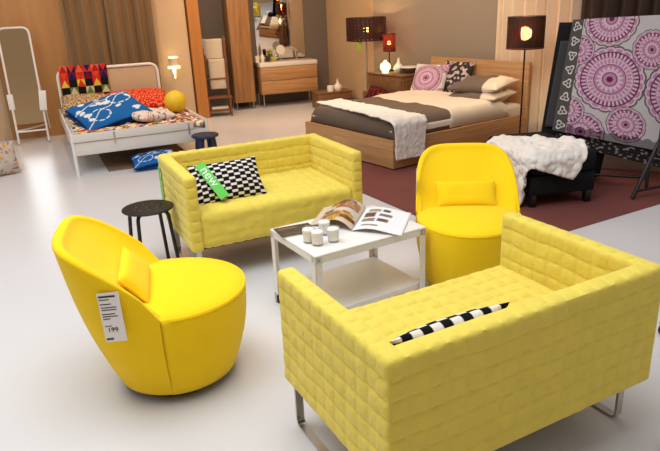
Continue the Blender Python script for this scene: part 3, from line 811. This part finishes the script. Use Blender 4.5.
# ------------------------------------------------------------------ wall lamp
GLOW = mat('warm_lit_glass', rgb(255, 240, 190), emit=(1, .78, .38, 1), estr=3.0)
FROST = mat('frosted_white_glass', rgb(226, 200, 168), rough=.4, var=.02)
sl = thing('wall_lamp', 'small lit wall lamp on the white wall beside the wood post', 'lamp', (-2.205, 9.50, .62), math.radians(24.4))
box('wall_plate', (0, .055, .16), (.05, .018, .12), WHITEM, sl)
tube('arm', [(0, .05, .17), (0, .0, .17)], .008, WHITEM, sl, 8)
lathe('shade', [(.062, .21), (.066, .21), (.074, .325), (.070, .325)], FROST, sl, 24)
lathe('upper_glow', [(0, .328), (.070, .328), (.066, .345), (0, .347)], GLOW, sl, 24)
lathe('lower_glow', [(0, .178), (.090, .178), (.090, .205), (0, .208)], GLOW, sl, 24)
lathe('glow_cone', [(0, .03), (.008, .03), (.026, .176), (0, .178)], GLOW, sl, 16)  # solid glowing cone stands in for the light falling below the shade

# ================================================================== BATHROOM
BY = math.atan2(MD[1], MD[0])
bp_ = (M0[0], M0[1], BY)
def bl(s, off, z=0.0): return local(bp_, s, -off, z)     # s along the wall, off = distance into the room
# mirror on wall
t = thing('wall_mirror', 'large wall mirror above the oak vanity unit', 'mirror', bl(.17, .012, .755), BY)
box('glass', (0, 0, 1.3), (.85, .012, 2.6), MIR, t, bev=.001)
# vanity
vx0, vx1 = -.415, .645                                    # along the front
van = thing('vanity_unit', 'oak vanity unit with two drawers on steel legs', 'cabinet', bl(.165, 0, 0), BY)
VW = .97; VD = .46
box('body', (0, -VD / 2 - .02, .44), (VW, VD, .44), OAK, van)
for k, z in enumerate((.335, .552)):
    dr = box('drawer', (0, -VD - .03, z), (VW - .006, .018, .208), OAK, van, bev=.002)
for x in (-VW / 2 + .03, VW / 2 - .03):
    for y in (-VD, -.06): tube('leg', [(x, y, 0), (x, y, .225)], .012, STEEL, van, 10)
PORC = mat('white_porcelain', rgb(232, 224, 212), rough=.15)
t = thing('washbasin', 'white porcelain washbasin top on the oak vanity unit', 'sink', bl(.165, 0, .662), BY)
bm = NB(); add_box(bm, (0, -VD / 2 - .028, .035), (VW + .02, VD + .03, .07), .012, 2); from_bm('basin', bm, PORC, t)
tube('faucet', arc_path([(.26, -.08, .07), (.26, -.08, .20), (.26, -.22, .19)], .04), .016, STEEL, t, 10)
zc = .735
def small(name, label, cat, s, off, prof, m, part, z=zc):
    t = thing(name, label, cat, bl(s, off, z), BY); lathe(part, prof, m, t, 24); return t
MUGD = mat('dark_ceramic', rgb(52, 44, 40), rough=.4)
small('tumbler', 'white tumbler at the left end of the washbasin', 'cup', -.33, .36, [(0, 0), (.032, 0), (.038, .11), (.034, .11), (.03, .01), (0, .01)], PORC, 'cup_body')
small('soap_bottle', 'pale bottle with narrow neck on the washbasin beside the tumbler', 'bottle', -.23, .30, [(0, 0), (.03, 0), (.032, .10), (.012, .13), (.012, .16), (.02, .165), (0, .17)], PORC, 'bottle_body')
small('jar', 'small dark jar on the washbasin in front of the mirror', 'jar', -.13, .25, [(0, 0), (.035, 0), (.038, .07), (.03, .09), (0, .09)], MUGD, 'jar_body')
small('bowl', 'yellow bowl added on the washbasin for the lamp glow reflected in the mirror', 'bowl', -.02, .22, [(0, .0), (.035, 0), (.075, .05), (.070, .05), (.03, .01), (0, .01)], mat('reflected_glow_yellow', rgb(206, 196, 92), rough=.3), 'reflection_bowl')  # added bowl, its yellow stands in for a lamp's reflection in the mirror
t = thing('shaving_mirror', 'small round white mirror on a stand on the washbasin', 'mirror', bl(.12, .18, zc), BY)
lathe('foot', [(0, 0), (.05, 0), (.05, .01), (.008, .02), (.006, .10), (0, .10)], STEEL, t, 20)
o = lathe('disc', [(0, -.006), (.075, -.006), (.078, 0), (.075, .006), (0, .006)], PORC, t, 28); put(o, (0, 0, .17), (PI / 2, 0, 0))
# tall cabinet
tc_ = thing('tall_cabinet', 'tall oak bathroom cabinet on thin legs left of the vanity unit', 'cabinet', bl(-.60, 0, 0), BY)
box('body', (0, -.24, 1.12), (.34, .42, 2.0), OAKV, tc_)
box('door', (0, -.462, 1.12), (.334, .018, 1.99), OAKV, tc_, bev=.002)
for x in (-.14, .14):
    for y in (-.42, -.06): tube('leg', [(x, y, 0), (x, y, .125)], .010, STEEL, tc_, 8)
# towel rack
RKY = math.radians(12)
tr = thing('towel_rack', 'red-brown wooden towel rack with a low seat shelf', 'rack', (-1.66, 9.93, 0), RKY)
for x in (-.17, .17):
    tube('post', [(x, .07, 0), (x, .205, 1.20)], 0, REDWOOD, tr, flat=(.016, .011, (1, 0, 0)))
    tube('front_leg', [(x, -.13, 0), (x, -.13, .29)], 0, REDWOOD, tr, flat=(.014, .012, (1, 0, 0)))
for z in (1.14, .84, .56): tube('rung', [(-.17, .07 + .11 * z, z), (.20, .07 + .11 * z, z)], .011, REDWOOD, tr, 8)
box('seat_shelf', (0, -.02, .295), (.40, .25, .022), REDWOOD, tr, bev=.003)
box('low_shelf', (0, -.02, .10), (.36, .22, .014), REDWOOD, tr, bev=.002)
TOW = mat('beige_towelling', rgb(210, 196, 172), rough=.95, bump=.5, bscale=120, var=.04)
TOWB = mat('pale_blue_towelling', rgb(176, 174, 178), rough=.95, bump=.5, bscale=120, var=.04)
def towel(label, x, wd, zt_, dn, m, back=.15):
    yr = .07 + .11 * zt_
    n_ = 40; P = np.zeros((9, n_, 3))
    for i in range(9):
        for j in range(n_):
            s = -back + (dn + back) * j / (n_ - 1); r_ = .018
            if s < 0: y, z = yr + r_, zt_ + s
            elif s < PI * r_: y, z = yr + r_ * math.cos(s / r_), zt_ + r_ * math.sin(s / r_)
            else: y, z = yr - r_ - .004 * math.sin(i * 1.3), zt_ - (s - PI * r_)
            P[i, j] = (x - wd / 2 + wd * i / 8, y, z)
    o = grid_mesh('towel', P, m, thick=.012); put(o, tr.location, (0, 0, RKY)); return tag(o, label, 'towel', 'towels on the wooden rack')
towel('beige towel on the top rung of the red-brown rack', .0, .27, 1.14, .33, TOW)
towel('beige towel on the middle rung of the red-brown rack', .02, .25, .84, .50, TOW)
towel('narrow pale blue cloth on the left of the rack top rung', -.155, .09, 1.145, .28, TOWB)
o = box('folded_towel', (0, -.02, .128), (.27, .17, .04), TOW, bev=.015, seg=3); put(o, tr.location, (0, 0, RKY)); tag(o, 'folded pale towel on the lowest shelf of the rack', 'towel')

# low storage bench with candle and vase
lb = thing('storage_bench', 'low brown oak storage box in front of the beige wall', 'cabinet', (-.10, 10.03, 0), BY)
box('carcass', (.29, .17, .13), (.58, .34, .24), OAKD, lb)
box('lid', (.29, .17, .257), (.60, .36, .016), OAKD, lb, bev=.003)
t = thing('candle', 'short cream candle on the low brown storage box', 'candle', (.105, 10.22, .2655)); lathe('wax', [(0, 0), (.052, 0), (.054, .085), (.045, .09), (0, .086)], CREAM, t, 24)
t = thing('vase', 'white bottle-shaped vase on the low brown storage box', 'vase', (.225, 10.27, .2655)); lathe('body', [(0, 0), (.05, 0), (.068, .04), (.060, .085), (.02, .125), (.012, .18), (.016, .19), (.008, .19), (0, .02)], PORC, t, 28)
t = thing('pouf', 'dark round basket between the storage box and the oak chest', 'basket', (.42, 9.62, 0))
lathe('body', [(0, 0), (.13, 0), (.15, .06), (.15, .17), (.13, .21), (0, .215)], mat('dark_wicker', rgb(40, 30, 26), rough=.8, bump=.5, bscale=60, var=.2), t, 24); t.name = 'basket'

# ================================================================== BEDROOM
BEDP = (.657, 6.046, .602); BW, BLn = 1.586, 2.079
def dl(x, y, z=0.0): return local(BEDP, x, y, z)
bd = thing('bed', 'oak double bed with grey bedspread and tall plain headboard', 'bed', (BEDP[0], BEDP[1], RZ), BEDP[2])
box('footboard', (.02, BW / 2, .155), (.04, BW, .285), wood('oak_across', rgb(172, 126, 80), rgb(202, 158, 106), 3.0, 'Y'), bd)
for y in (.014, BW - .014): box('side_rail', (.04 + (BLn - .08) / 2, y, .155), (BLn - .08, .028, .285), OAK, bd)
box('headboard', (BLn - .02, BW / 2, .44), (.045, BW, .88), MATS['oak_across'], bd)
box('bed_base', (BLn / 2, BW / 2, .12), (BLn - .12, BW - .08, .08), OAKD, bd)
bm = NB(); add_box(bm, (BLn / 2 + .0, BW / 2, .295), (BLn - .11, BW - .075, .25), .05, 3)
o = from_bm('mattress', bm, SHEET); put(o, (BEDP[0], BEDP[1], RZ), (0, 0, BEDP[2])); tag(o, 'white covered mattress in the oak double bed', 'mattress')
MT = .425
lo_, hi_ = np.array([.0, .0]), np.array([BLn, BW])
def bed_drape(name, label, cat, quad, m, **k):
    o = drape(name, lo_, hi_, k.pop('z', MT), quad, m, None, **k); put(o, (BEDP[0], BEDP[1], 0), (0, 0, BEDP[2])); return tag(o, label, cat)
# white duvet (upper), grey cover (lower), white throw
def puffed(name, label, cat, x0, x1, y0, y1, z0, h, m, seed, fold=.0):
    """Thick duvet: rounded puffed slab, wrinkled on top."""
    nu, nv = 60, 60; P = np.zeros((nu + 1, nv + 1, 3))
    for i in range(nu + 1):
        for j in range(nv + 1):
            s, t_ = i / nu, j / nv; a = 2 * s - 1; b = 2 * t_ - 1
            x = x0 + (x1 - x0) * s; y = y0 + (y1 - y0) * t_
            e = max(0, (1 - abs(a) ** 14)) ** .5 * max(0, (1 - abs(b) ** 16)) ** .5
            P[i, j] = (x, y, z0 + h * e + (.012 * noise.noise(Vector((x * 4, y * 4, seed))) + .008 * noise.noise(Vector((x * 10, y * 7, seed)))) * e)
    o = grid_mesh(name, P, m, thick=.006); put(o, (BEDP[0], BEDP[1], 0), (0, 0, BEDP[2])); return tag(o, label, cat)
puffed('duvet', 'white duvet turned down between the grey bedspread and the pillows', 'duvet', .82, BLn - .30, .028, BW - .028, .315, .200, SHEET, 1.)
puffed('bedspread', 'grey-brown bedspread over the foot half of the oak bed', 'bedspread', .048, 1.02, .032, BW - .032, .30, .205, GREYCLOTH, 4.)
o = bed_drape('throw', 'white knitted throw across the foot of the oak bed hanging over its side', 'blanket', [(.15, BW - .04), (.50, BW - .04), (.37, -.42), (-.07, -.42)], WHITECLOTH, z=.497, nu=60, nv=130, gap=.016, rr=.06, wr=.012, seed=6., thick=.014, frq=9)
# pillows
def mandala_one(U, V, cx, cy, R, C, asp=1.0):
    x, y = (U - cx) * asp, V - cy; d = np.hypot(x, y) / R; a = np.arctan2(y, x)
    pk, dk, pale, wine, grey = lin((184, 130, 164)), lin((128, 60, 102)), lin((210, 184, 196)), lin((104, 38, 80)), lin((96, 90, 88))
    n = max(10, int(26 * R / .3))
    sc = .94 + .06 * np.abs(np.sin(a * n / 2)) ** .5
    C[(d < sc * 1.10)] = grey
    C[(d < sc * 1.045)] = pale
    C[(d < sc * 1.0) & (np.abs(np.sin(a * n / 2)) > .45)] = pk
    C[d < .90] = wine; C[d < .86] = pale
    dd = (d < .86) & (np.abs(np.sin(a * n)) > .72) & (d > .72); C[dd] = dk
    C[(d < .72)] = pk; C[(d < .69)] = pale
    C[(d < .66) & (d > .52) & (np.abs(np.sin(a * n * .75)) > .55)] = pk
    C[d < .50] = dk; C[d < .47] = pk
    C[(d < .44) & (np.abs(np.sin(a * 8)) * .16 + .26 > d)] = pale
    C[d < .24] = dk; C[d < .20] = pk; C[d < .10] = wine
    return C
def mand_cushion(U, V):
    C = np.ones(U.shape + (3,)) * lin((214, 204, 200)); mandala_one(U, V, .46, .5, .42, C); mandala_one(U, V, 1.0, .95, .25, C); mandala_one(U, V, 1.0, .05, .2, C); return C
def floral(U, V):
    P_ = np.stack([U * 9, V * 9, U * 0], -1); n_ = nzv(P_, 1.0, 5.); C = np.ones(U.shape + (3,)) * lin((60, 52, 54)); C[n_ > .12] = lin((200, 186, 176)); C[n_ > .42] = lin((150, 110, 130)); return C
t = thing('cushion', 'square cushion with a pink mandala leaning at the oak headboard', 'cushion', dl(1.72, 1.28, .63), rot=(math.radians(57), math.radians(0), BEDP[2] + math.radians(-70)))
pillow_mesh('cover', .48, .46, .15, PRINT, t, mand_cushion, n=90, p=2.4, wr=.02, seed=1.)
t = thing('cushion', 'dark floral cushion behind the pink mandala cushion', 'cushion', dl(1.90, 1.0, .66), rot=(math.radians(66), 0, BEDP[2] + math.radians(-86)))
pillow_mesh('cover', .46, .44, .13, PRINT, t, floral, n=60, p=2.4, wr=.02, seed=3.)
PILF = mat('two_tone_pillowcase', attr=True, rough=.9, bump=.1, bscale=14, spec=.15)
def twotone(U, V): return np.where(((V < .30) | (U > 1.1))[..., None], lin((222, 208, 190)), lin((114, 100, 88)))
for (z, x, lab, sd, tilt) in [(.525, 1.70, 'grey and white pillow at the bottom of the pair by the headboard', 2., 3), (.648, 1.72, 'grey and white pillow on top of the pair by the headboard', 7., 8)]:
    t = thing('pillow', lab, 'pillow', dl(x, .40, z), rot=(math.radians(-3), math.radians(-tilt), BEDP[2] + math.radians(6)), group='grey and white pillows')
    pillow_mesh('case', .46, .70, .15, PILF, t, twotone, n=50, p=3.2, wr=.03, seed=sd)

# chest of drawers
ch = thing('chest_of_drawers', 'brown oak chest of drawers left of the headboard', 'chest', dl(BLn - .50, BW + .06), BEDP[2])
CW, CD, CH = .72, .48, .68
box('carcass', (CD / 2, CW / 2, CH / 2 - .01), (CD - .02, CW - .004, CH - .03), OAKD, ch)
box('top', (CD / 2, CW / 2, CH - .012), (CD + .012, CW + .012, .024), OAKD, ch, bev=.003)
for k, z in enumerate((.125, .335, .545)):
    yy = -.0 if k != 1 else -.10
    box('drawer', (.004 + yy / 2, CW / 2, z), (.018 - yy, CW - .03, .20), OAKD, ch, bev=.002)
def plaid(U, V):
    C = np.ones(U.shape + (3,)) * lin((30, 20, 20)); a = ((U * 9) % 1 < .35); b = ((V * 9) % 1 < .35); C[a ^ b] = lin((96, 18, 20)); C[a & b] = lin((150, 60, 50)); return C
t = thing('folded_cloth', 'dark red checked cloth spilling from the open middle drawer', 'cloth', dl(BLn - .585, BW + .42, .38), rot=(math.radians(12), math.radians(-48), BEDP[2]))
pillow_mesh('cloth_body', .28, .50, .08, PRINT, t, plaid, n=50, p=3, wr=.06, seed=3.)
ctop = CH + .001
def ct(x, y): p = local((dl(BLn - .50, BW + .06).x, dl(BLn - .50, BW + .06).y, BEDP[2]), x, y, ctop); return p
GLOW2 = mat('glowing_lamp_glass', rgb(255, 236, 170), emit=(1, .74, .32, 1), estr=3.0)
t = thing('glow_lamp', 'small glowing mushroom-shaped lamp on the oak chest', 'lamp', ct(.09, .44))
lathe('bulb_body', [(0, 0), (.042, 0), (.045, .025), (.068, .055), (.072, .09), (.060, .12), (.026, .14), (.018, .165), (0, .17)], GLOW2, t, 28)
t = thing('bottle_vase', 'white teardrop vase on the oak chest behind the glowing lamp', 'vase', ct(.24, .34)); lathe('body', [(0, 0), (.05, 0), (.075, .045), (.06, .085), (.022, .13), (.012, .19), (0, .19)], PORC, t, 28)
t = thing('bowl', 'grey and white stacked dish on the right of the oak chest', 'bowl', ct(.27, .155)); 
lathe('lower_dish', [(0, 0), (.06, 0), (.10, .045), (.09, .05), (0, .02)], mat('grey_ceramic', rgb(96, 92, 88), rough=.4), t, 28)
lathe('upper_dish', [(0, .045), (.07, .047), (.135, .075), (.13, .082), (0, .06)], PORC, t, 28)

# lamps
BULB = mat('lit_bulb', rgb(255, 230, 180), emit=(1, .60, .22, 1), estr=45.0)
BULBW = mat('lit_bulb_bright', rgb(255, 240, 210), emit=(1, .68, .34, 1), estr=70.0)
SH1 = perforated('black_red_beaded_shade', rgb(20, 7, 6), (30, 8), .80)
SH2 = perforated('deep_red_shade', rgb(70, 10, 8), (22, 8), .80, .10)
SH3 = perforated('black_lattice_shade', rgb(8, 7, 7), (44, 16), .80, .0)
def add_shade(t, r, z0, z1, m, bulb, br, n=48, watt=7.0):
    th = np.linspace(0, 2 * PI, n, endpoint=False); zz = np.linspace(z0, z1, 8)
    P = np.stack([np.repeat(np.cos(th)[:, None] * r, 8, 1), np.repeat(np.sin(th)[:, None] * r, 8, 1), np.repeat(zz[None], n, 0)], -1)
    s = grid_mesh('lamp_shade', P, m, t, wrapu=True, uv=True)
    for z in (z0, z1): tube('rim', [(r * math.cos(a), r * math.sin(a), z) for a in th], .004, BLACKM, s, 6, closed=True)
    tube('shade_spokes', [(-r, 0, z1 - .01), (0, 0, z1 - .01), (r, 0, z1 - .01)], .003, BLACKM, t, 6)
    ld = bpy.data.lights.new('lamp_light', 'POINT'); ld.energy = watt; ld.color = (1, .62, .30); ld.shadow_soft_size = .03
    lo = bpy.data.objects.new('lamp_light', ld); COL.objects.link(lo); lo.parent = t; lo.location = (0, 0, (z0 + z1) / 2 + .075)
    bm = NB(); bmesh.ops.create_uvsphere(bm, u_segments=20, v_segments=12, radius=br); bmesh.ops.scale(bm, vec=(1, 1, 1.25), verts=bm.verts[:]); bmesh.ops.translate(bm, vec=(0, 0, (z0 + z1) / 2 - .01), verts=bm.verts[:]); from_bm('bulb', bm, bulb, t)
l1 = thing('floor_lamp', 'floor lamp with wide black-red pierced shade behind the oak chest', 'lamp', (.635, 9.24, 0))
lathe('base', [(0, 0), (.14, 0), (.14, .012), (.02, .022), (0, .022)], STEEL, l1, 32)
tube('pole', [(0, 0, .02), (0, 0, 1.26)], .010, STEEL, l1, 10)
add_shade(l1, .283, 1.09, 1.40, SH1, BULB, .035)
TAGG = mat('lime_tag_card', rgb(150, 170, 50), rough=.6)
t = thing('hanging_tag', 'small lime green tag hanging under the wide black lampshade', 'tag', (.52, 9.0, 1.02)); box('card', (0, 0, 0), (.065, .002, .13), TAGG, t, bev=.0005); tube('string', [(0, 0, .06), (.003, 0.005, .085)], .002, INKW, t, 6)
l2 = thing('table_lamp', 'small table lamp with dark red shade on the oak chest', 'lamp', ct(.30, .60))
lathe('base', [(0, 0), (.07, 0), (.07, .012), (.015, .02), (0, .02)], BLACKM, l2, 28)
tube('pole', [(0, 0, .015), (0, 0, .40)], .008, BLACKM, l2, 10)
add_shade(l2, .088, .265, .50, SH2, BULB, .026, 36, 2.0)
l3 = thing('floor_lamp', 'floor lamp with black lattice drum shade beside the oak headboard', 'lamp', (2.09, 6.62, RZ), .0)
lathe('base', [(0, 0), (.14, 0), (.14, .012), (.02, .022), (0, .022)], BLACKM, l3, 32)
tube('pole', [(0, 0, .02), (0, 0, 1.27)], .009, BLACKM, l3, 10)
add_shade(l3, .188, 1.085, 1.395, SH3, BULBW, .055)

# ------------------------------------------------------------------ ottoman with white throw
OTP = (1.585, 4.67, math.radians(10.5)); OW, OD = .58, .86
ot = thing('ottoman', 'long black upholstered ottoman on the red rug under a white throw', 'ottoman', (OTP[0], OTP[1], RZ), OTP[2])
bm = NB(); add_box(bm, (OW / 2, OD / 2, .18), (OW - .02, OD - .02, .16), .015, 2); from_bm('base', bm, BLACKCLOTH, ot)
bm = NB(); add_box(bm, (OW / 2, OD / 2, .345), (OW, OD, .18), .06, 4); from_bm('cushion_top', bm, BLACKCLOTH, ot)
for x in (.05, OW - .05):
    for y in (.05, OD - .05): box('leg', (x, y, .05), (.05, .05, .10), BLACKM, ot)
o = drape('throw', np.array([.02, .02]), np.array([OW - .02, OD - .02]), .438, [(-.50, .08), (.33, -.23), (.60, .28), (-.20, .80)], WHITECLOTH, None, 90, 50, gap=.022, rr=.06, wr=.03, seed=12., thick=.016, frq=9)
put(o, (OTP[0], OTP[1], RZ), (0, 0, OTP[2])); tag(o, 'white fluffy throw draped over the black ottoman', 'blanket')

# ------------------------------------------------------------------ bedding display rack
RY, RL = math.radians(-22), math.radians(14)
e_ = Vector((math.cos(RY), math.sin(RY), 0)); b_ = Vector((-e_.y, e_.x, 0)); u_ = b_ * math.sin(RL) + Vector((0, 0, math.cos(RL))); n_ = e_.cross(u_)
RO = Vector((2.007, 5.45, .471))
rk = thing('display_rack', 'black metal A-frame rack holding the purple mandala bedding', 'rack', (RO.x, RO.y, 0), 0)
def rp(x, y, off=0.0): return RO + e_ * x + u_ * y + n_ * off - Vector((RO.x, RO.y, 0))
def toz(x, off, z=RZ):
    y = (z - RO.z - n_.z * off) / u_.z; return rp(x, y, off)
for x, xt in ((.02, .12), (.80, .80)): tube('front_leg', [toz(x, -.03, .012), rp(xt, .93, -.03)], .014, BLACKM, rk, 10)
for x in (.12, .80): tube('rear_leg', [rp(x, .93, -.03), rp(x, .93, -.03) + b_ * .45 - Vector((0, 0, (rp(x, .93, -.03)).z - .012))], .014, BLACKM, rk, 10)
tube('top_bar', [rp(.10, .93, -.03), rp(.84, .93, -.03)], .014, BLACKM, rk, 10)
tube('base_bar', [toz(.02, -.03, .10), toz(.80, -.03, .10)], .012, BLACKM, rk, 10)
def cloth_panel(name, label, c4, off, m, colfn=None, N=220, wav=.004, thick=.012):
    """Cloth on the leaning rack; c4 = bottom-left, bottom-right, top-right, top-left in rack-plane metres."""
    U, V = np.meshgrid(np.linspace(0, 1, N), np.linspace(0, 1, N), indexing='ij')
    q = np.array(c4, float); XY = (q[0] * (1 - U[..., None]) + q[1] * U[..., None]) * (1 - V[..., None]) + (q[3] * (1 - U[..., None]) + q[2] * U[..., None]) * V[..., None]
    P = np.array(RO) + XY[..., :1] * np.array(e_) + XY[..., 1:] * np.array(u_) + (off + wav * np.sin(9 * U + 3 * V))[..., None] * np.array(n_)
    o = grid_mesh(name, P, m, colors=colfn(U, V) if colfn else None, thick=thick)
    return tag(o, label, 'bedding')
MPX, MPY = .82, 1.0        # panel size in metres for the print
def mandala_print(U, V):
    X = U * MPX; Y = V * MPY; C = np.ones(U.shape + (3,)) * lin((192, 186, 188))
    for cx, cy, R in [(.365, .50, .25), (.33, .99, .21), (.665, .745, .14), (.51, .155, .13), (.87, .42, .23), (.20, .035, .16), (.095, .73, .12), (.08, .20, .12)]:
        if R: mandala_one(X, Y, cx, cy, R, C)
    bd_ = X < .095 - .0 * Y; C[bd_] = lin((84, 80, 78))
    for k in range(8):
        cy = .06 + k * .125
        d = np.hypot((X - .05) * 1.25, Y - cy); a = np.arctan2(Y - cy, X - .05)
        C[bd_ & (np.abs(d - .030 - .010 * np.cos(3 * a + k)) < .0065)] = lin((214, 206, 200)); C[bd_ & (d < .008)] = lin((200, 190, 186))
    lw = Y < .055 + .02 * np.abs(np.sin(X * 40)); C[lw & ~bd_ & (X > .1)] = C[lw & ~bd_ & (X > .1)] * .35
    return C
cloth_panel('bed_linen', 'bed linen with large purple mandalas spread on the black rack', [(0, 0), (.95, -.165), (.86, .965), (.093, .945)], .012, PRINT, mandala_print, N=260)
DGREY = mat('dark_grey_cloth', rgb(60, 58, 60), rough=.9, var=.06, bump=.15, bscale=150)
cloth_panel('bed_linen', 'plain dark grey cloth hanging at the left edge of the rack', [(-.065, .03), (.30, .03), (.35, .78), (.005, .78)], -.055, DGREY, N=30)
cloth_panel('bed_linen', 'plain black cloth hanging at the back of the rack', [(-.11, -.22), (.40, -.22), (.45, .945), (-.02, .945)], -.085, BLACKCLOTH, N=30)
def lace(U, V):
    P_ = np.stack([U * 30, V * 10, U * 0], -1); n_2 = nzv(P_, 1.0, 3.); return np.where((n_2 > .25)[..., None], lin((130, 122, 116)), lin((34, 30, 30)))
cloth_panel('bed_linen', 'dark lace-print hem hanging below the purple mandala bed linen', [(.03, -.10), (.90, -.29), (.90, -.10), (.03, .08)], -.012, PRINT, lace, N=110)
# second rack at the right edge
r2 = thing('display_stand', 'thin black stand leg crossing the right edge of the photo', 'rack', (2.471, 4.806, RZ))
tube('leg', [(0, 0, 0.006), (.40, .17, .86)], .017, BLACKM, r2, 10)
tube('crossbar', [(.02, .01, .06), (.62, .16, .10)], .011, BLACKM, r2, 10)
tube('rear_leg', [(.40, .17, .86), (.70, .55, .006)], .015, BLACKM, r2, 10)
def second(U, V):
    X = U * .5; Y = V * .6; C = np.ones(U.shape + (3,)) * lin((206, 200, 200)); mandala_one(X, Y, .28, .3, .2, C); mandala_one(X, Y, .1, .62, .16, C); mandala_one(X, Y, .5, .0, .16, C); C[U < .12] = lin((60, 56, 56)); return C
U, V = np.meshgrid(np.linspace(0, 1, 120), np.linspace(0, 1, 120), indexing='ij'); P = np.zeros(U.shape + (3,))
P[..., 0] = 2.70 + .45 * U - .06 * (1 - V); P[..., 1] = 4.84 - .15 * U + .12 * V; P[..., 2] = .38 + .55 * V
o = grid_mesh('bed_linen', P, PRINT, colors=second(U, V), thick=.012); tag(o, 'second mandala bed linen on the stand at the right edge', 'bedding')
# black bag on the floor and pale board behind the rack
t = thing('bag', 'black soft bag on the floor beneath the bedding rack', 'bag', (2.26, 5.42, RZ), .3)
bm = NB(); add_box(bm, (0, 0, .17), (.42, .26, .33), .10, 5)
for v in bm.verts: v.co += Vector((.02 * nz(v.co, 6), .02 * nz(v.co, 6, 3), 0))
from_bm('body', bm, BLACKCLOTH, t); tube('handle', arc_path([(-.1, 0, .32), (-.08, 0, .42), (.08, 0, .42), (.1, 0, .32)], .04), .01, BLACKM, t, 8)
BRD = mat('beige_board', rgb(176, 158, 142), rough=.7, var=.03)
o = box('display_board', (0, 0, .30), (1.0, .03, .60), BRD, bev=.003); put(o, (3.02, 5.62, RZ), (0, 0, math.radians(-26))); tag(o, 'pale beige board standing behind the bedding rack', 'board')

# castors at the right edge of the floor
for (x, y, lab) in [(1.625, 2.69, 'black castor wheel at the right edge, level with the sofa end'), (1.222, 1.875, 'black castor wheel at the bottom right corner of the photo')]:
    t = thing('castor', lab, 'castor', (x, y, 0), .4, 'black castors at the right edge')
    bm = NB(); add_lathe(bm, [(0, -.014), (.026, -.014), (.03, -.008), (.03, .008), (.026, .014), (0, .014)], 24); o = from_bm('wheel', bm, BLACKP, t); put(o, (0, 0, .0305), (PI / 2, 0, 0))
    bm = NB(); add_box(bm, (0, 0, .064), (.04, .036, .006), .002, 1); add_box(bm, (0, .018, .045), (.02, .004, .04), .001, 1); add_box(bm, (0, -.018, .045), (.02, .004, .04), .001, 1); from_bm('fork', bm, BLACKM, t)
